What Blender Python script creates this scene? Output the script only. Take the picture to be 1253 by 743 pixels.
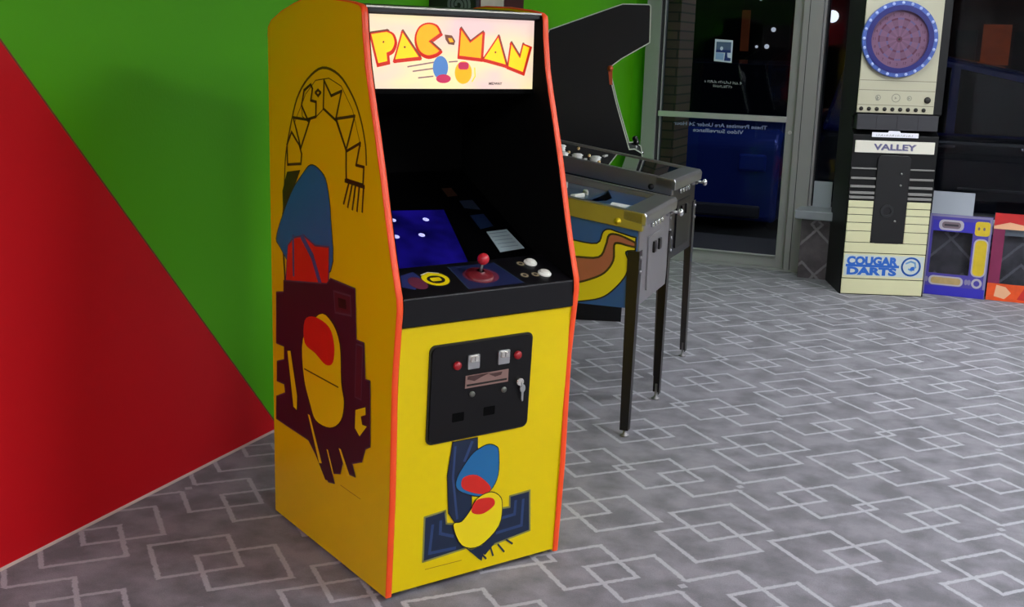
import bpy, math, random
from mathutils import Vector, Matrix
random.seed(4)
for o in list(bpy.data.objects): bpy.data.objects.remove(o)
scn = bpy.context.scene
COL = scn.collection
PI = math.pi
# ------------------------------------------------------------------ camera
YAW, PITCH, ROLL, CAM_Z, FPX = -0.39437, 0.21994, 0.029646, 1.6614, 1422.39
cam = bpy.data.cameras.new('camera'); cam.sensor_fit = 'HORIZONTAL'; cam.sensor_width = 36
cam.lens = FPX / 1253 * 36; cam.clip_start = .05; cam.clip_end = 200
co = bpy.data.objects.new('camera', cam); COL.objects.link(co)
_f = Vector((math.sin(YAW)*math.cos(PITCH), math.cos(YAW)*math.cos(PITCH), -math.sin(PITCH)))
_r = Vector((math.cos(YAW), -math.sin(YAW), 0)); _u = _r.cross(_f)
r2 = math.cos(ROLL)*_r + math.sin(ROLL)*_u; u2 = -math.sin(ROLL)*_r + math.cos(ROLL)*_u
m = Matrix((r2, u2, -_f)).transposed().to_4x4(); m.translation = (0, 0, CAM_Z)
co.matrix_world = m
scn.camera = co
# ------------------------------------------------------------------ world and exposure
world = bpy.data.worlds.new('night'); scn.world = world; world.use_nodes = True
world.node_tree.nodes['Background'].inputs[0].default_value = (.02, .03, .06, 1)
world.node_tree.nodes['Background'].inputs[1].default_value = .25
vs = scn.view_settings
vs.view_transform = 'Standard'; vs.look = 'None'; vs.gamma = 1; vs.use_curve_mapping = False
vs.exposure = 0.0
LIGHT_POWER = 6.0          # brightness of the ceiling panels
LIGHTS = [(1.2, .2, 3.9), (3.4, .2, 6.0), (1.2, 3.3, 5.6), (3.4, 3.3, 8.0), (1.2, 6.6, 7.4), (3.4, 6.6, 8.0), (-.9, 7.3, 2.0), (-1.2, -1.2, 8.5)]   # x, y, strength

# ------------------------------------------------------------------ helpers
def lin(c):
    return tuple(((v/255)/12.92 if v/255 <= .04045 else ((v/255+.055)/1.055)**2.4) for v in c)
MATS = {}
def mat(name, rgb=(128,128,128), rough=.5, metal=0., emit=0., spec=.5, noise=0., nscale=8., bump=0., bscale=60., coat=0., ecol=None):
    if name in MATS: return MATS[name]
    m = bpy.data.materials.new(name); m.use_nodes = True
    nt = m.node_tree; b = nt.nodes['Principled BSDF']; c = lin(rgb)
    b.inputs['Base Color'].default_value = (*c, 1)
    b.inputs['Roughness'].default_value = rough; b.inputs['Metallic'].default_value = metal
    b.inputs['Specular IOR Level'].default_value = spec; b.inputs['Coat Weight'].default_value = coat
    tc = nt.nodes.new('ShaderNodeTexCoord')
    if noise:
        n = nt.nodes.new('ShaderNodeTexNoise'); n.inputs['Scale'].default_value = nscale; n.inputs['Detail'].default_value = 5
        nt.links.new(tc.outputs['Object'], n.inputs['Vector'])
        mx = nt.nodes.new('ShaderNodeMix'); mx.data_type = 'RGBA'
        mx.inputs[6].default_value = (*[v*(1-noise) for v in c], 1); mx.inputs[7].default_value = (*[min(1, v*(1+noise)) for v in c], 1)
        nt.links.new(n.outputs['Fac'], mx.inputs[0]); nt.links.new(mx.outputs[2], b.inputs['Base Color'])
        if emit: nt.links.new(mx.outputs[2], b.inputs['Emission Color'])
    if bump:
        n2 = nt.nodes.new('ShaderNodeTexNoise'); n2.inputs['Scale'].default_value = bscale
        nt.links.new(tc.outputs['Object'], n2.inputs['Vector'])
        bp = nt.nodes.new('ShaderNodeBump'); bp.inputs['Strength'].default_value = bump; bp.inputs['Distance'].default_value = .004
        nt.links.new(n2.outputs['Fac'], bp.inputs['Height']); nt.links.new(bp.outputs['Normal'], b.inputs['Normal'])
    if emit:
        if not noise: b.inputs['Emission Color'].default_value = (*(lin(ecol) if ecol else c), 1)
        b.inputs['Emission Strength'].default_value = emit
    MATS[name] = m; return m
def glass_mat(name, tint=(235,240,240), refl=1.0, ior=1.45):
    m = bpy.data.materials.new(name); m.use_nodes = True; nt = m.node_tree; nt.nodes.clear()
    o = nt.nodes.new('ShaderNodeOutputMaterial'); t = nt.nodes.new('ShaderNodeBsdfTransparent'); g = nt.nodes.new('ShaderNodeBsdfGlossy')
    t.inputs[0].default_value = (*lin(tint), 1); g.inputs['Roughness'].default_value = .015; g.inputs[0].default_value = (refl, refl, refl, 1)
    fr = nt.nodes.new('ShaderNodeFresnel'); fr.inputs[0].default_value = ior
    mx = nt.nodes.new('ShaderNodeMixShader')
    nt.links.new(fr.outputs[0], mx.inputs[0]); nt.links.new(t.outputs[0], mx.inputs[1]); nt.links.new(g.outputs[0], mx.inputs[2]); nt.links.new(mx.outputs[0], o.inputs[0])
    MATS[name] = m; return m

class MB:
    """collects geometry of ONE mesh object; every face carries a material"""
    def __init__(s): s.v = []; s.f = []; s.mi = []; s.ms = []; s.sm = []
    def _m(s, m):
        if m not in s.ms: s.ms.append(m)
        return s.ms.index(m)
    def add(s, vs, fs, m, smooth=False):
        k = len(s.v); s.v += [tuple(v) for v in vs]; i = s._m(m)
        for f in fs: s.f.append(tuple(k+q for q in f)); s.mi.append(i); s.sm.append(smooth)
        return s
    def box(s, x0, x1, y0, y1, z0, z1, m):
        vs = [(x, y, z) for z in (z0, z1) for y in (y0, y1) for x in (x0, x1)]
        return s.add(vs, [(0,2,3,1), (4,5,7,6), (0,1,5,4), (2,6,7,3), (0,4,6,2), (1,3,7,5)], m)
    def prism(s, pts, fn, a, b, m, mside=None, smooth_side=False):
        """pts: 2-D outline, fn(u,v,w) -> 3-D, extruded from w=a to w=b"""
        n = len(pts); vs = [fn(u, v, a) for u, v in pts] + [fn(u, v, b) for u, v in pts]
        s.add(vs, [tuple(range(n)), tuple(range(2*n-1, n-1, -1))], m)
        k = len(s.v)-2*n; i = s._m(mside or m)
        for q in range(n):
            r = (q+1) % n; s.f.append((k+q, k+n+q, k+n+r, k+r)); s.mi.append(i); s.sm.append(smooth_side)
        return s
    def flat(s, pts, fn, w, m):
        s.add([fn(u, v, w) for u, v in pts], [tuple(range(len(pts)))], m); return s
    def stroke(s, pts, width, fn, w, m, closed=False):
        P = [Vector(p) for p in pts]; n = len(P)
        if closed: P = P + [P[0]]; n += 1
        for a, b in zip(P[:-1], P[1:]):
            d = b-a
            if d.length < 1e-6: continue
            d.normalize(); q = Vector((-d.y, d.x))*width/2; e = d*width*.42
            s.add([fn(*(a-e+q), w), fn(*(a-e-q), w), fn(*(b+e-q), w), fn(*(b+e+q), w)], [(0,1,2,3)], m)
        return s
    def cyl(s, c, r, h, axis, m, seg=24, r2=None, cap=True):
        """axis: unit direction; from c to c+axis*h"""
        a = Vector(axis).normalized(); t = a.orthogonal().normalized(); b = a.cross(t); c = Vector(c); r2 = r if r2 is None else r2
        vs = [c + (t*math.cos(2*PI*i/seg)+b*math.sin(2*PI*i/seg))*r for i in range(seg)] + [c + a*h + (t*math.cos(2*PI*i/seg)+b*math.sin(2*PI*i/seg))*r2 for i in range(seg)]
        s.add(vs, [(i, (i+1) % seg, seg+(i+1) % seg, seg+i) for i in range(seg)], m, True)
        if cap:
            k = len(s.v)-2*seg; i = s._m(m)
            s.f.append(tuple(k+q for q in range(seg-1, -1, -1))); s.mi.append(i); s.sm.append(False)
            s.f.append(tuple(k+seg+q for q in range(seg))); s.mi.append(i); s.sm.append(False)
        return s
    def ring(s, c, r0, r1, h, axis, m, seg=48):
        a = Vector(axis).normalized(); t = a.orthogonal().normalized(); b = a.cross(t); c = Vector(c); vs = []
        for rr, hh in ((r0, 0), (r1, 0), (r1, h), (r0, h)):
            vs += [c + a*hh + (t*math.cos(2*PI*i/seg)+b*math.sin(2*PI*i/seg))*rr for i in range(seg)]
        fs = []
        for j in range(4):
            k = (j+1) % 4
            fs += [(j*seg+i, j*seg+(i+1) % seg, k*seg+(i+1) % seg, k*seg+i) for i in range(seg)]
        return s.add(vs, fs, m)
    def lathe(s, c, prof, axis, m, seg=24):
        a = Vector(axis).normalized(); t = a.orthogonal().normalized(); b = a.cross(t); c = Vector(c); vs = []
        for r, h in prof: vs += [c + a*h + (t*math.cos(2*PI*i/seg)+b*math.sin(2*PI*i/seg))*r for i in range(seg)]
        fs = [(j*seg+i, j*seg+(i+1) % seg, (j+1)*seg+(i+1) % seg, (j+1)*seg+i) for j in range(len(prof)-1) for i in range(seg)]
        return s.add(vs, fs, m, True)
    def ball(s, c, r, m, seg=20):
        return s.lathe(c, [(max(1e-4, r*math.sin(PI*i/12)), -r*math.cos(PI*i/12)) for i in range(13)], (0,0,1), m, seg)
    def tube(s, pts, r, m, seg=10):
        for a, b in zip(pts[:-1], pts[1:]):
            d = Vector(b)-Vector(a); s.cyl(a, r, d.length, d, m, seg)
        return s
    def text(s, txt, size, fn, w, m, cx=0, cy=0, sx=1., bold=0., mirror=False, width=None):
        """flat lettering centred on cx, cy in the plane of fn"""
        cu = bpy.data.curves.new('t', 'FONT'); cu.body = txt; cu.size = 1; cu.offset = bold; cu.resolution_u = 3
        cu.align_x = 'LEFT'
        o = bpy.data.objects.new('t', cu); COL.objects.link(o); bpy.context.view_layer.update()
        me = bpy.data.meshes.new_from_object(o.evaluated_get(bpy.context.evaluated_depsgraph_get()))
        P = [(v.co.x, v.co.y) for v in me.vertices]; F = [tuple(p.vertices) for p in me.polygons]
        bpy.data.objects.remove(o); bpy.data.curves.remove(cu); bpy.data.meshes.remove(me)
        x0 = min(p[0] for p in P); x1 = max(p[0] for p in P); y0 = min(p[1] for p in P); y1 = max(p[1] for p in P)
        k = size/(y1-y0); kx = (width/(x1-x0) if width else k*sx)
        if mirror: kx = -kx
        s.add([fn(cx+(p[0]-(x0+x1)/2)*kx, cy+(p[1]-(y0+y1)/2)*k, w) for p in P], F, m); return s
    def build(s, name, parent=None, bevel=0., label=None, seg=2, recalc=True):
        me = bpy.data.meshes.new(name); me.from_pydata(s.v, [], s.f)
        for m in s.ms: me.materials.append(m)
        for p, i, q in zip(me.polygons, s.mi, s.sm): p.material_index = i; p.use_smooth = q
        me.update()
        o = bpy.data.objects.new(name, me); COL.objects.link(o)
        if parent: o.parent = parent
        if bevel:
            b = o.modifiers.new('bevel', 'BEVEL'); b.width = bevel; b.segments = seg; b.limit_method = 'ANGLE'; b.angle_limit = .6
        if label: o['label'] = label
        return o
def tag(o, label, cat, group=None):
    o['label'] = label; o['category'] = cat
    if group: o['group'] = group
    return o
def thing(name, label, cat, loc, rz=0, group=None):
    e = bpy.data.objects.new(name, None); COL.objects.link(e); e.location = loc; e.rotation_euler = (0, 0, rz); e.empty_display_size = .1
    return tag(e, label, cat, group)
def struct(o, label=None):
    o['kind'] = 'structure'
    if label: o['label'] = label
    return o
def rrect(x0, x1, y0, y1, r, n=5):
    out = []
    for cx, cy, a in ((x1-r, y1-r, 0), (x0+r, y1-r, 90), (x0+r, y0+r, 180), (x1-r, y0+r, 270)):
        for i in range(n+1):
            t = math.radians(a+90*i/n); out.append((cx+r*math.cos(t), cy+r*math.sin(t)))
    return out
def ell(cx, cy, rx, ry, n=28): return [(cx+rx*math.cos(2*PI*i/n), cy+ry*math.sin(2*PI*i/n)) for i in range(n)]
def grow(pts, k):
    cx = sum(p[0] for p in pts)/len(pts); cy = sum(p[1] for p in pts)/len(pts); out = []
    for x, y in pts:
        d = math.hypot(x-cx, y-cy) or 1; out.append((x+(x-cx)/d*k, y+(y-cy)/d*k))
    return out
def sm(P, closed=True, n=4):
    """smooth curve through the given outline points"""
    P = [Vector(p) for p in P]; N = len(P); out = []
    for i in range(N if closed else N-1):
        p0, p1, p2, p3 = (P[(i-1) % N], P[i], P[(i+1) % N], P[(i+2) % N]) if closed else (P[max(i-1,0)], P[i], P[i+1], P[min(i+2,N-1)])
        for k in range(n):
            t = k/n; q = .5*((2*p1)+(p2-p0)*t+(2*p0-5*p1+4*p2-p3)*t*t+(3*p1-p0-3*p2+p3)*t**3); out.append((q.x, q.y))
    if not closed: out.append(tuple(P[-1]))
    return out
XZ = lambda y: (lambda u, v, w: (u, y+w, v))          # plane facing -y, w goes deeper
# ------------------------------------------------------------------ carpet material
def carpet_material(name, base=(122,119,126), line=(176,174,182)):
    m = bpy.data.materials.new(name); m.use_nodes = True; nt = m.node_tree; b = nt.nodes['Principled BSDF']
    b.inputs['Roughness'].default_value = .8; b.inputs['Specular IOR Level'].default_value = .3
    b.inputs['Sheen Weight'].default_value = .25; b.inputs['Sheen Roughness'].default_value = .4
    L = nt.links
    def M(op, a, bb=None, c=None):
        n = nt.nodes.new('ShaderNodeMath'); n.operation = op
        for i, v in enumerate((a, bb, c)):
            if v is None: continue
            if isinstance(v, (int, float)): n.inputs[i].default_value = v
            else: L.new(v, n.inputs[i])
        return n.outputs[0]
    tc = nt.nodes.new('ShaderNodeTexCoord'); sp = nt.nodes.new('ShaderNodeSeparateXYZ'); L.new(tc.outputs['Object'], sp.inputs[0])
    S, OV, A1, A2, CA, CX, CY = .25686, .5189, 1.3005, 2.5863, .0197, -.32064, 3.83761
    wn = nt.nodes.new('ShaderNodeTexNoise'); wn.inputs['Scale'].default_value = 55; wn.inputs['Detail'].default_value = 2
    L.new(tc.outputs['Object'], wn.inputs['Vector'])
    wob = M('MULTIPLY', M('SUBTRACT', wn.outputs['Fac'], .5), .05)
    x = M('SUBTRACT', sp.outputs[0], CX); y = M('SUBTRACT', sp.outputs[1], CY)
    c, s = math.cos(CA), math.sin(CA)
    X = M('DIVIDE', M('ADD', M('MULTIPLY', x, c), M('MULTIPLY', y, s)), S)
    Y = M('DIVIDE', M('SUBTRACT', M('MULTIPLY', y, c), M('MULTIPLY', x, s)), S)
    E1 = A1*math.sqrt(2); E2 = A2*math.sqrt(2); q = math.sqrt(.5); h = OV/2*math.sqrt(2)
    def wrap(v, cen, per):     # centred remainder
        t = M('ADD', M('SUBTRACT', v, cen), per/2)
        return M('SUBTRACT', M('FLOORED_MODULO', t, per), per/2)
    def square(cx, cy, px, py):
        u_ = wrap(X, cx, px); v_ = wrap(Y, cy, py)
        u = M('ABSOLUTE', M('MULTIPLY', M('ADD', u_, v_), q)); v = M('ABSOLUTE', M('MULTIPLY', M('SUBTRACT', u_, v_), q))
        d = M('ABSOLUTE', M('SUBTRACT', M('MAXIMUM', u, v), .5)); return d
    def lineval(d, w=.034):
        return M('SMOOTH_MIN', 1, M('MAXIMUM', 0, M('MULTIPLY_ADD', M('ADD', d, wob), -60., 60*w+.5)), .1)
    P2 = 2*E1
    sq = [square(-h, 0, P2, E2), square(h, 0, P2, E2), square(E1, h, P2, E2), square(E1, -h, P2, E2)]
    ch = [square(E1/2-h, E2/2, E1, E2), square(E1/2+h, E2/2, E1, E2)]
    dmin = M('MINIMUM', M('MINIMUM', sq[0], sq[1]), M('MINIMUM', sq[2], sq[3]))
    dch = M('MINIMUM', ch[0], ch[1])
    # at every second joint of a chain the two outlines run into one, with a dot between
    ju = wrap(X, E1, P2); jv = wrap(Y, E2/2, E2)
    jd = M('MAXIMUM', M('ABSOLUTE', M('MULTIPLY', M('ADD', ju, jv), q)), M('ABSOLUTE', M('MULTIPLY', M('SUBTRACT', ju, jv), q)))
    # .707*|ju|+.707*|jv| style diamond: inside the overlap
    gap = M('MULTIPLY', M('LESS_THAN', M('ABSOLUTE', jv), .135), M('LESS_THAN', M('ABSOLUTE', ju), .30))
    dot = M('LESS_THAN', jd, .05)
    lv = M('MULTIPLY', lineval(dch), M('SUBTRACT', 1, gap))
    lv = M('MAXIMUM', M('MAXIMUM', lv, M('MULTIPLY', dot, .8)), lineval(dmin))
    # worn, mottled pile
    n1 = nt.nodes.new('ShaderNodeTexNoise'); n1.inputs['Scale'].default_value = 6.5; n1.inputs['Detail'].default_value = 4; n1.inputs['Roughness'].default_value = .55
    n2 = nt.nodes.new('ShaderNodeTexNoise'); n2.inputs['Scale'].default_value = 260; n2.inputs['Detail'].default_value = 2
    L.new(tc.outputs['Object'], n1.inputs['Vector']); L.new(tc.outputs['Object'], n2.inputs['Vector'])
    rp = nt.nodes.new('ShaderNodeValToRGB'); rp.color_ramp.elements[0].position = .36; rp.color_ramp.elements[1].position = .62
    rp.color_ramp.elements[0].color = (*[v*.62 for v in lin(base)], 1); rp.color_ramp.elements[1].color = (*[v*1.12 for v in lin(base)], 1)
    L.new(n1.outputs['Fac'], rp.inputs[0])
    mx = nt.nodes.new('ShaderNodeMix'); mx.data_type = 'RGBA'; L.new(M('MULTIPLY', lv, .78), mx.inputs[0]); L.new(rp.outputs[0], mx.inputs[6]); mx.inputs[7].default_value = (*lin(line), 1)
    mm = nt.nodes.new('ShaderNodeMix'); mm.data_type = 'RGBA'; mm.blend_type = 'MULTIPLY'; mm.inputs[0].default_value = 1
    L.new(mx.outputs[2], mm.inputs[6])
    gr = M('MULTIPLY_ADD', n2.outputs['Fac'], .8, .6); cb = nt.nodes.new('ShaderNodeCombineColor')
    for i in range(3): L.new(gr, cb.inputs[i])
    L.new(cb.outputs[0], mm.inputs[7]); L.new(mm.outputs[2], b.inputs['Base Color'])
    bp = nt.nodes.new('ShaderNodeBump'); bp.inputs['Strength'].default_value = .4; bp.inputs['Distance'].default_value = .003
    L.new(n2.outputs['Fac'], bp.inputs['Height']); L.new(bp.outputs[0], b.inputs['Normal'])
    MATS[name] = m; return m
# ================================================================== SETTING
M_carpet = carpet_material('carpet')
M_carpet_dark = carpet_material('carpet_wall', (100,93,96), (142,136,140))
M_green = mat('green_paint', (82,172,4), .6, spec=.25, noise=.04, nscale=3, bump=.12, bscale=90)
M_red = mat('red_paint', (208,8,24), .6, spec=.25, noise=.04, nscale=3, bump=.12, bscale=90)
M_redline = mat('paint_edge', (120,50,20), .6)
M_ceil = mat('ceiling_tile', (196,196,192), .9, noise=.03, nscale=30)
M_plain = mat('side_wall_paint', (150,150,148), .8, noise=.03)
M_alu = mat('aluminium_frame', (168,168,166), .42, .35, noise=.06, nscale=5)
M_alu_bright = mat('aluminium_edge', (215,215,212), .3, .5)
M_gasket = mat('rubber_gasket', (40,40,42), .6)
M_pale = mat('pale_caulk', (205,192,180), .6)
M_sill = mat('painted_sill', (150,155,160), .5, noise=.12, nscale=14)
M_black = mat('black_laminate', (14,14,17), .38, noise=.2, nscale=20)
G_pane = glass_mat('window_glass', (236,240,244), .8, 1.27)
ROOM_Z = 2.9
o = MB().box(-3.0, 4.7, -2.7, 9.15, -.06, 0, M_carpet).build('floor'); struct(o, 'grey carpet with overlapping pale square outlines')
wx = lambda y: -2.745 - .006*y
w = MB()
L_ = lambda u, v, d: (wx(u)+d, u, v)
w.prism([(-2.7, 0), (4.058, 0), (1.54, ROOM_Z), (-2.7, ROOM_Z)], L_, 0, -.12, M_red)
w.prism([(4.058, 0), (9.25, 0), (9.25, ROOM_Z), (1.54, ROOM_Z)], L_, 0, -.12, M_green)
w.flat([(4.058, 0), (4.066, 0), (1.548, ROOM_Z), (1.54, ROOM_Z)], L_, .0008, M_redline)
struct(w.build('wall_left'), 'green wall with a red triangle painted across its lower left')
b = MB(); b.prism([(0, 0), (.012, 0), (.003, .003), (.001, .005), (0, .005)], lambda u, v, d: (wx(d)+u, d, v), -2.7, 9.1, M_pale); struct(b.build('baseboard_left'))
struct(MB().box(4.6, 4.72, -2.7, 9.15, 0, ROOM_Z, M_plain).build('wall_right'))
struct(MB().box(-3.0, 4.72, -2.82, -2.7, 0, ROOM_Z, M_plain).build('wall_back'))
struct(MB().box(-3.0, 4.72, -2.82, 9.25, ROOM_Z, ROOM_Z+.1, M_ceil).build('ceiling'))
wf = MB(); wf.box(-2.82, -2.69, 9.1, 9.25, 0, ROOM_Z, M_green); wf.box(-2.69, 4.72, 9.1, 9.25, 2.72, ROOM_Z, M_plain)
struct(wf.build('wall_front'), 'window wall, green return beside the door')
# knee wall with its carpet facing, and the sill
k = MB(); k.add([(-1.335, 8.80, 0), (4.6, 8.80, 0), (4.6, 8.80, .45), (-1.335, 8.80, .45)], [(0,1,2,3)], M_carpet_dark)
k.box(-1.335, 4.6, 8.801, 9.2, 0, .45, mat('knee_wall', (60,55,60), .9)); ko = k.build('wall_knee'); struct(ko, 'low wall below the window faced in dark carpet')
# the carpet pattern needs a floor-like frame on this upright face
mm_ = bpy.data.materials['carpet_wall']; nt_ = mm_.node_tree
tc_ = [n for n in nt_.nodes if n.type == 'TEX_COORD'][0]; sp_ = [n for n in nt_.nodes if n.type == 'SEPXYZ'][0]
mp_ = nt_.nodes.new('ShaderNodeMapping'); mp_.inputs['Rotation'].default_value = (-PI/2, 0, 0); mp_.inputs['Location'].default_value = (.02, .12, 0)
nt_.links.new(tc_.outputs['Object'], mp_.inputs[0]); nt_.links.new(mp_.outputs[0], sp_.inputs[0])
struct(MB().box(-1.385, 4.6, 8.745, 9.12, .45, .515, M_sill).build('trim_1', bevel=.008), 'grey painted window sill')
# frame and door
fr = MB(); fr.box(-2.69, -2.575, 9.04, 9.2, 0, 2.72, M_alu); fr.box(-2.575, -2.562, 9.06, 9.2, 0, 2.72, M_gasket)
fr.box(-1.478, -1.335, 9.0, 9.2, 0, 2.72, M_alu); fr.box(-1.484, -1.478, 9.03, 9.2, 0, 2.72, M_gasket); fr.box(-1.435, -1.43, 8.998, 9.0, 0, 2.72, M_gasket)
fr.box(-2.575, -1.478, 9.04, 9.2, 2.16, 2.24, M_alu); fr.box(-2.575, -1.478, 9.04, 9.2, 2.64, 2.72, M_alu)
fr.box(-2.69, -1.335, 8.98, 9.2, 0, .012, M_alu)
struct(fr.build('trim_2', bevel=.003), 'aluminium door frame and post')
door = bpy.data.objects.new('door_1', None); COL.objects.link(door); struct(door, 'glazed aluminium shop door')
d = MB(); d.box(-2.558, -2.548, 9.075, 9.12, .012, 2.15, M_alu); d.box(-1.556, -1.488, 9.07, 9.12, .012, 2.15, M_alu)
d.box(-2.548, -1.556, 9.07, 9.12, .012, .098, M_alu); d.box(-2.558, -1.556, 9.07, 9.12, 2.06, 2.15, M_alu)
d.box(-2.548, -1.556, 9.05, 9.07, .096, .106, M_alu_bright)
d.build('door_frame', door, bevel=.003)
MB().box(-2.558, -1.55, 9.035, 9.075, 1.135, 1.178, M_alu_bright).build('push_bar', door, bevel=.006, label='horizontal aluminium push bar')
MB().box(-2.548, -1.556, 9.094, 9.1, .098, 2.06, G_pane).build('glass_pane', door)
MB().cyl((-1.52, 9.07, 1.06), .014, .012, (0,-1,0), M_alu_bright).build('lock_cylinder', door)
MB().box(-2.575, -1.478, 9.1, 9.106, 2.24, 2.64, G_pane).build('transom_glass', door)
win = bpy.data.objects.new('window_1', None); COL.objects.link(win); struct(win, 'wide shop window looking on a dark car park')
d = MB(); d.box(-1.335, -1.318, 9.06, 9.2, .515, 2.72, M_alu); d.box(-1.318, -1.308, 9.07, 9.2, .515, 2.72, M_gasket)
d.box(-1.335, 4.6, 9.06, 9.2, 2.66, 2.72, M_alu); d.box(-1.335, 4.6, 9.08, 9.2, .515, .54, M_gasket)
d.box(1.9, 1.96, 9.06, 9.2, .515, 2.72, M_alu); d.build('window_frame', win)
MB().box(-1.308, 1.9, 9.11, 9.116, .54, 2.66, G_pane).build('window_pane', win); MB().box(1.96, 4.6, 9.11, 9.116, .54, 2.66, G_pane).build('window_pane', win)

# ------------------------------------------------------------------ ceiling lights (out of the frame, they light the room)
LWHERE = ['in front of the camera to its right', 'by the right wall near the camera', 'over the open carpet in the middle of the room', 'by the right wall halfway down the room', 'in front of the dart machine', 'in the far right corner by the window', 'above the pinball machines near the door', 'behind the camera near the red wall']
for i, (x, y, s_) in enumerate(LIGHTS):
    e = thing('ceiling_light', 'rectangular ceiling panel light '+LWHERE[i], 'ceiling light', (x, y, ROOM_Z), 0, 'ceiling panel lights')
    f_ = MB(); f_.box(-.32, .32, -.62, -.58, -.05, 0, M_alu); f_.box(-.32, .32, .58, .62, -.05, 0, M_alu); f_.box(-.32, -.28, -.58, .58, -.05, 0, M_alu); f_.box(.28, .32, -.58, .58, -.05, 0, M_alu)
    f_.build('light_frame', e)
    MB().box(-.28, .28, -.58, .58, -.03, -.02, mat('diffuser_%.1f' % s_, (244,249,255), .5, emit=s_*LIGHT_POWER)).build('diffuser', e)

# ------------------------------------------------------------------ outside
M_asph = mat('asphalt', (52,50,54), .85, noise=.25, nscale=20, bump=.3, bscale=120)
struct(MB().box(-20, 20, 9.25, 45, -.2, -.1, M_asph).build('ground'), 'dark asphalt car park')
struct(MB().box(-6, 6, 9.25, 10.6, -.1, -.01, mat('pavement', (95,90,92), .85, noise=.15, nscale=12)).build('pavement'))
def brick_material():
    m = bpy.data.materials.new('brown_brick'); m.use_nodes = True; nt = m.node_tree; b = nt.nodes['Principled BSDF']; b.inputs['Roughness'].default_value = .85
    tc = nt.nodes.new('ShaderNodeTexCoord'); mp = nt.nodes.new('ShaderNodeMapping'); mp.inputs['Rotation'].default_value = (-PI/2, 0, 0)
    br = nt.nodes.new('ShaderNodeTexBrick'); br.inputs['Scale'].default_value = 1; br.inputs['Brick Width'].default_value = .2; br.inputs['Row Height'].default_value = .072
    br.inputs['Mortar Size'].default_value = .007; br.inputs['Color1'].default_value = (*lin((120,92,78)), 1); br.inputs['Color2'].default_value = (*lin((98,76,66)), 1); br.inputs['Mortar'].default_value = (*lin((60,52,48)), 1)
    nt.links.new(tc.outputs['Object'], mp.inputs[0]); nt.links.new(mp.outputs[0], br.inputs['Vector']); nt.links.new(br.outputs['Color'], b.inputs['Base Color'])
    return m
M_brick = brick_material()
p_ = MB().box(-2.95, -2.485, 9.3, 9.75, -.1, 3.2, M_brick).build('brick_pier', bevel=.004)
struct(p_, 'brown brick pier outside the door')
# far shop across the car park
M_far = mat('far_wall', (46,34,30), .9, noise=.2, nscale=2)
sh = thing('shop_building', 'dim shop front across the dark car park with an orange lit doorway', 'building', (0, 26, -.1))
MB().box(-14, 14, 0, 3, 0, 4.2, M_far).build('wall', sh)
M_or = mat('orange_glow', (150,66,20), .6, emit=.22, noise=.5, nscale=3)
MB().box(-.66, -.12, -.03, .0, 1.62, 2.42, M_or).build('lit_window', sh, label='orange lit window')
MB().box(-5.58, -5.40, -.03, 0, 1.75, 2.62, mat('orange_dim', (120,62,36), .6, emit=.14, noise=.5, nscale=3)).build('lit_strip', sh, label='narrow orange lit strip')
M_lw = mat('lamp_white', (200,205,215), .5, emit=.8)
for x, z, w_, h_ in ((-5.2, 2.86, .035, .12), (-4.88, 2.22, .05, .05), (-5.22, 1.85, .03, .03), (-5.0, 1.86, .05, .03)):
    MB().lathe((x, 0, z), [(.0001,0),(w_,.0),(w_,.03),(.0001,.05)], (0,-1,0), M_lw, 12).build('lamp', sh)
MB().lathe((-3.66, 0, 2.52), [(.0001,0),(.13,.0),(.13,.04),(.0001,.07)], (0,-1,0), mat('lamp_bright', (230,235,240), .5, emit=1.6), 16).build('lamp', sh)
for x in (-.95, .14):
    MB().box(x-.2, x+.2, -.5, -.05, 0, 2.28, mat('dark_post', (8,8,8), .8)).build('pillar', sh)
wl = thing('added_wall_lamp', 'added unseen warm lamp that lights the far shop wall', 'lamp', (-.4, 25.9, 4.0))  # lamp added above the view to warm the far wall
MB().lathe((0,0,0), [(.0001,-.08),(.12,-.08),(.16,.1),(.0001,.12)], (0,0,1), M_black).build('lamp_housing', wl)
MB().cyl((0,0,-.1), .1, .02, (0,0,1), mat('added_warm_bulb', (255,150,70), .5, emit=60)).build('bulb', wl)
cl = thing('added_canopy_light', 'added unseen canopy light that brightens the pavement, brick pier and cars', 'lamp', (-1.7, 10.0, 3.1))  # extra light added out of view to brighten the scene outside the door
MB().box(-.25,.25,-.25,.25,-.04,.04, M_alu).build('light_frame', cl)
MB().box(-.2,.2,-.2,.2,-.06,-.042, mat('added_canopy_diffuser', (225,235,255), .5, emit=22)).build('diffuser', cl)
struct(MB().box(-6, 6, 9.25, 11.2, 3.14, 3.3, mat('soffit', (120,118,114), .9)).build('canopy'))

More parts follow.
